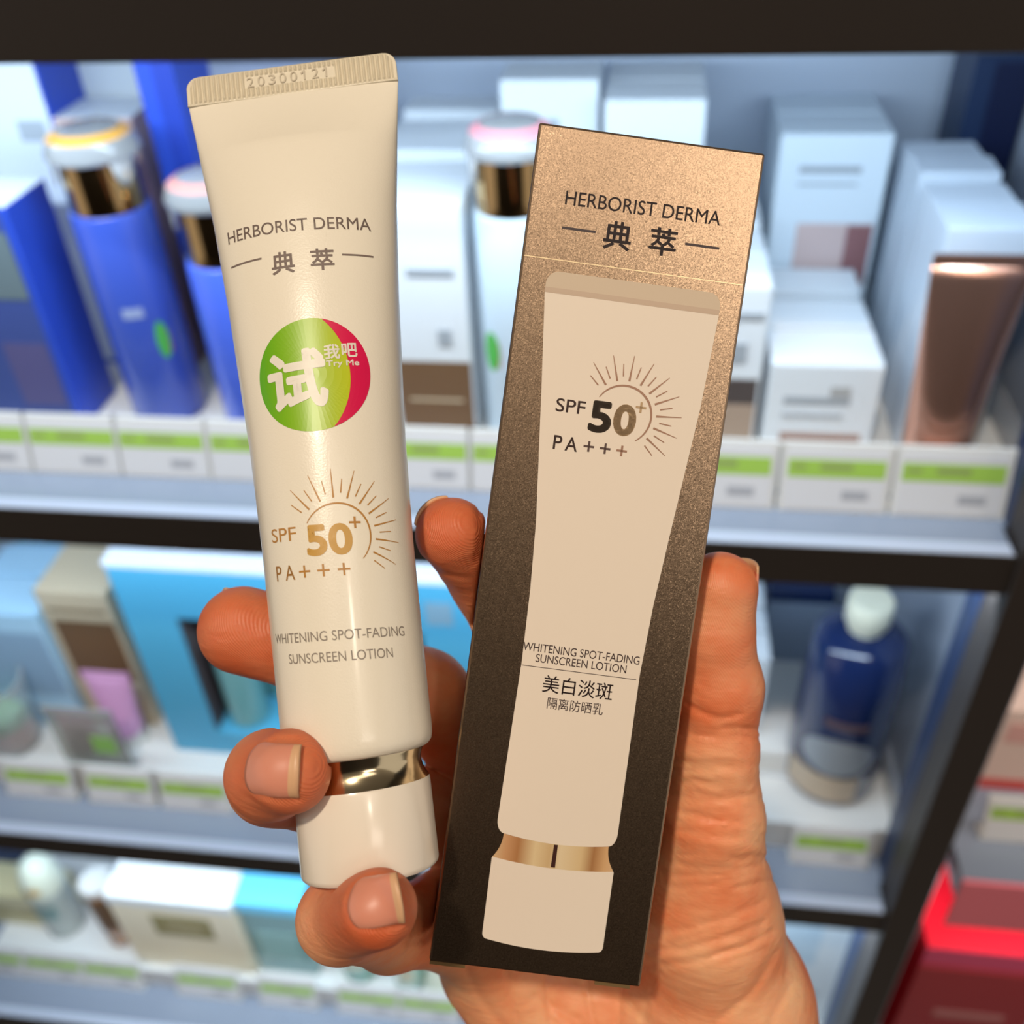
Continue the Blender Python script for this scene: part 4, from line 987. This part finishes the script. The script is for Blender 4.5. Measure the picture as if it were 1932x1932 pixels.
nt.links.new(wv.outputs['Fac'], b1.inputs['Height']); nt.links.new(n2.outputs['Fac'], b2_.inputs['Height']); nt.links.new(b1.outputs[0], b2_.inputs['Normal']); nt.links.new(b2_.outputs[0], bs.inputs['Normal'])
hand = link('hand', me, ms, None, True); hand.location = tuple(map(float, hloc))
tag(hand, 'bare right hand gripping the cream tube and the gold box, thumb on the right', 'hand')

M_nail = mat('nail_plate', 'dc9078', 0.36, coat=0.15, sss=0.2)
M_nailtip = mat('nail_free_edge', 'd9aa82', 0.4)
from mathutils.bvhtree import BVHTree
HT = BVHTree.FromPolygons([tuple(v) for v in HV], [tuple(map(int, q)) for q in HQ])
def nail(c, dr, nr, wd, ln, rn, tip=0.2, lift=None):
    """curved plate: c centre on the surface (grip frame), dr towards the fingertip, nr outward"""
    dr = np.asarray(dr, float); nr = np.asarray(nr, float); dr /= np.linalg.norm(dr); nr -= dr * (nr @ dr); nr /= np.linalg.norm(nr); sd = np.cross(dr, nr)
    na, nl = 17, 15; V, Fc = [], []; half = wd / 2 / rn
    base = np.zeros((nl, na, 3)); hgt = np.zeros((nl, na))
    for j in range(nl):
        for i in range(na):
            a = (i / (na - 1) * 2 - 1); ph = a * half
            e0 = -ln / 2 + 0.30 * ln * (1 - math.sqrt(max(0, 1 - a * a * 0.96)))
            e1 = ln / 2 - 0.09 * ln * a * a
            s = e0 + (e1 - e0) * j / (nl - 1)
            p = np.asarray(c) + dr * s + sd * (math.sin(ph) * rn) + nr * ((math.cos(ph) - 1) * rn - 0.00035 * (s / (ln / 2)) ** 2)
            base[j, i] = p
            if lift is not None:
                hit = HT.ray_cast(Vector(p + nr * 0.006), Vector(-nr), 0.010)
                if hit[0] is not None: hgt[j, i] = (np.array(hit[0]) - p) @ nr
    if lift is not None:
        hgt = np.clip(hgt, np.median(hgt) - 0.0009, np.median(hgt) + 0.0009)
        for _ in range(10):
            e = np.pad(hgt, 1, mode='edge'); hgt = 0.4 * hgt + 0.15 * (e[:-2, 1:-1] + e[2:, 1:-1] + e[1:-1, :-2] + e[1:-1, 2:])
    for lay in (0, 1):
        for j in range(nl):
            for i in range(na):
                a = (i / (na - 1) * 2 - 1)
                up = hgt[j, i] + ((lift or 0) * (0.35 + 0.65 * min(1.0, (1 - abs(a)) * 5, (j + 1) / 3)))
                V.append(G(base[j, i] + nr * (up - lay * 0.0006)) - hloc)
    K = na * nl
    for j in range(nl - 1):
        for i in range(na - 1):
            a = j * na + i; Fc.append((a, a + 1, a + 1 + na, a + na)); Fc.append((K + a, K + a + na, K + a + na + 1, K + a + 1))
    for i in range(na - 1):
        a = (nl - 1) * na + i; Fc.append((a, a + 1, K + a + 1, K + a)); Fc.append((i, K + i, K + i + 1, i + 1))
    for j in range(nl - 1):
        a = j * na; Fc.append((a, a + na, K + a + na, K + a)); a = j * na + na - 1; Fc.append((a, K + a, K + a + na, a + na))
    o = pyd('fingernail', V, Fc, M_nail, hand, True); o.data.materials.append(M_nailtip)
    for p in o.data.polygons:
        js = [(v % K) // na for v in p.vertices]
        if min(js) >= int((nl - 1) * (1 - tip)): p.material_index = 1
    return o
nail(px(520, 1452, 0.1663), (0.86, -0.03, -0.42), (-0.45, -0.06, -0.88), 0.0094, 0.0112, 0.0070, 0.13, 0.0004)
nail(px(703, 1704, 0.1575), (0.90, -0.24, -0.25), (-0.25, -0.22, -0.94), 0.0085, 0.0098, 0.0062, 0.13, 0.0004)
def tip_nail(name, dr, nr, up, along, wd, ln, rn, tip):
    ch = FING[name]; c = px(*ch[-1][:3]); dr = np.array(dr); nr = np.array(nr)
    dr = dr / np.linalg.norm(dr); nr = nr - dr * (nr @ dr); nr /= np.linalg.norm(nr)
    nail(c + nr * up + dr * along, dr, nr, wd, ln, rn, tip)
tip_nail('index', (-0.425, -0.55, -0.72), (-0.5, -0.5, 0.7), 0.0060, 0.0010, 0.0095, 0.0105, 0.0066, 0.2)
tip_nail('middle', (-0.955, -0.27, -0.12), (-0.1, -0.6, 0.79), 0.0080, 0.0010, 0.0110, 0.0125, 0.0080, 0.2)
nail(px(1409, 1117, 0.2062), (0.06, -0.99, -0.05), (0.86, 0.06, 0.5), 0.0110, 0.0142, 0.0082, 0.10)

COL.objects.unlink(TXO); bpy.data.objects.remove(TXO)
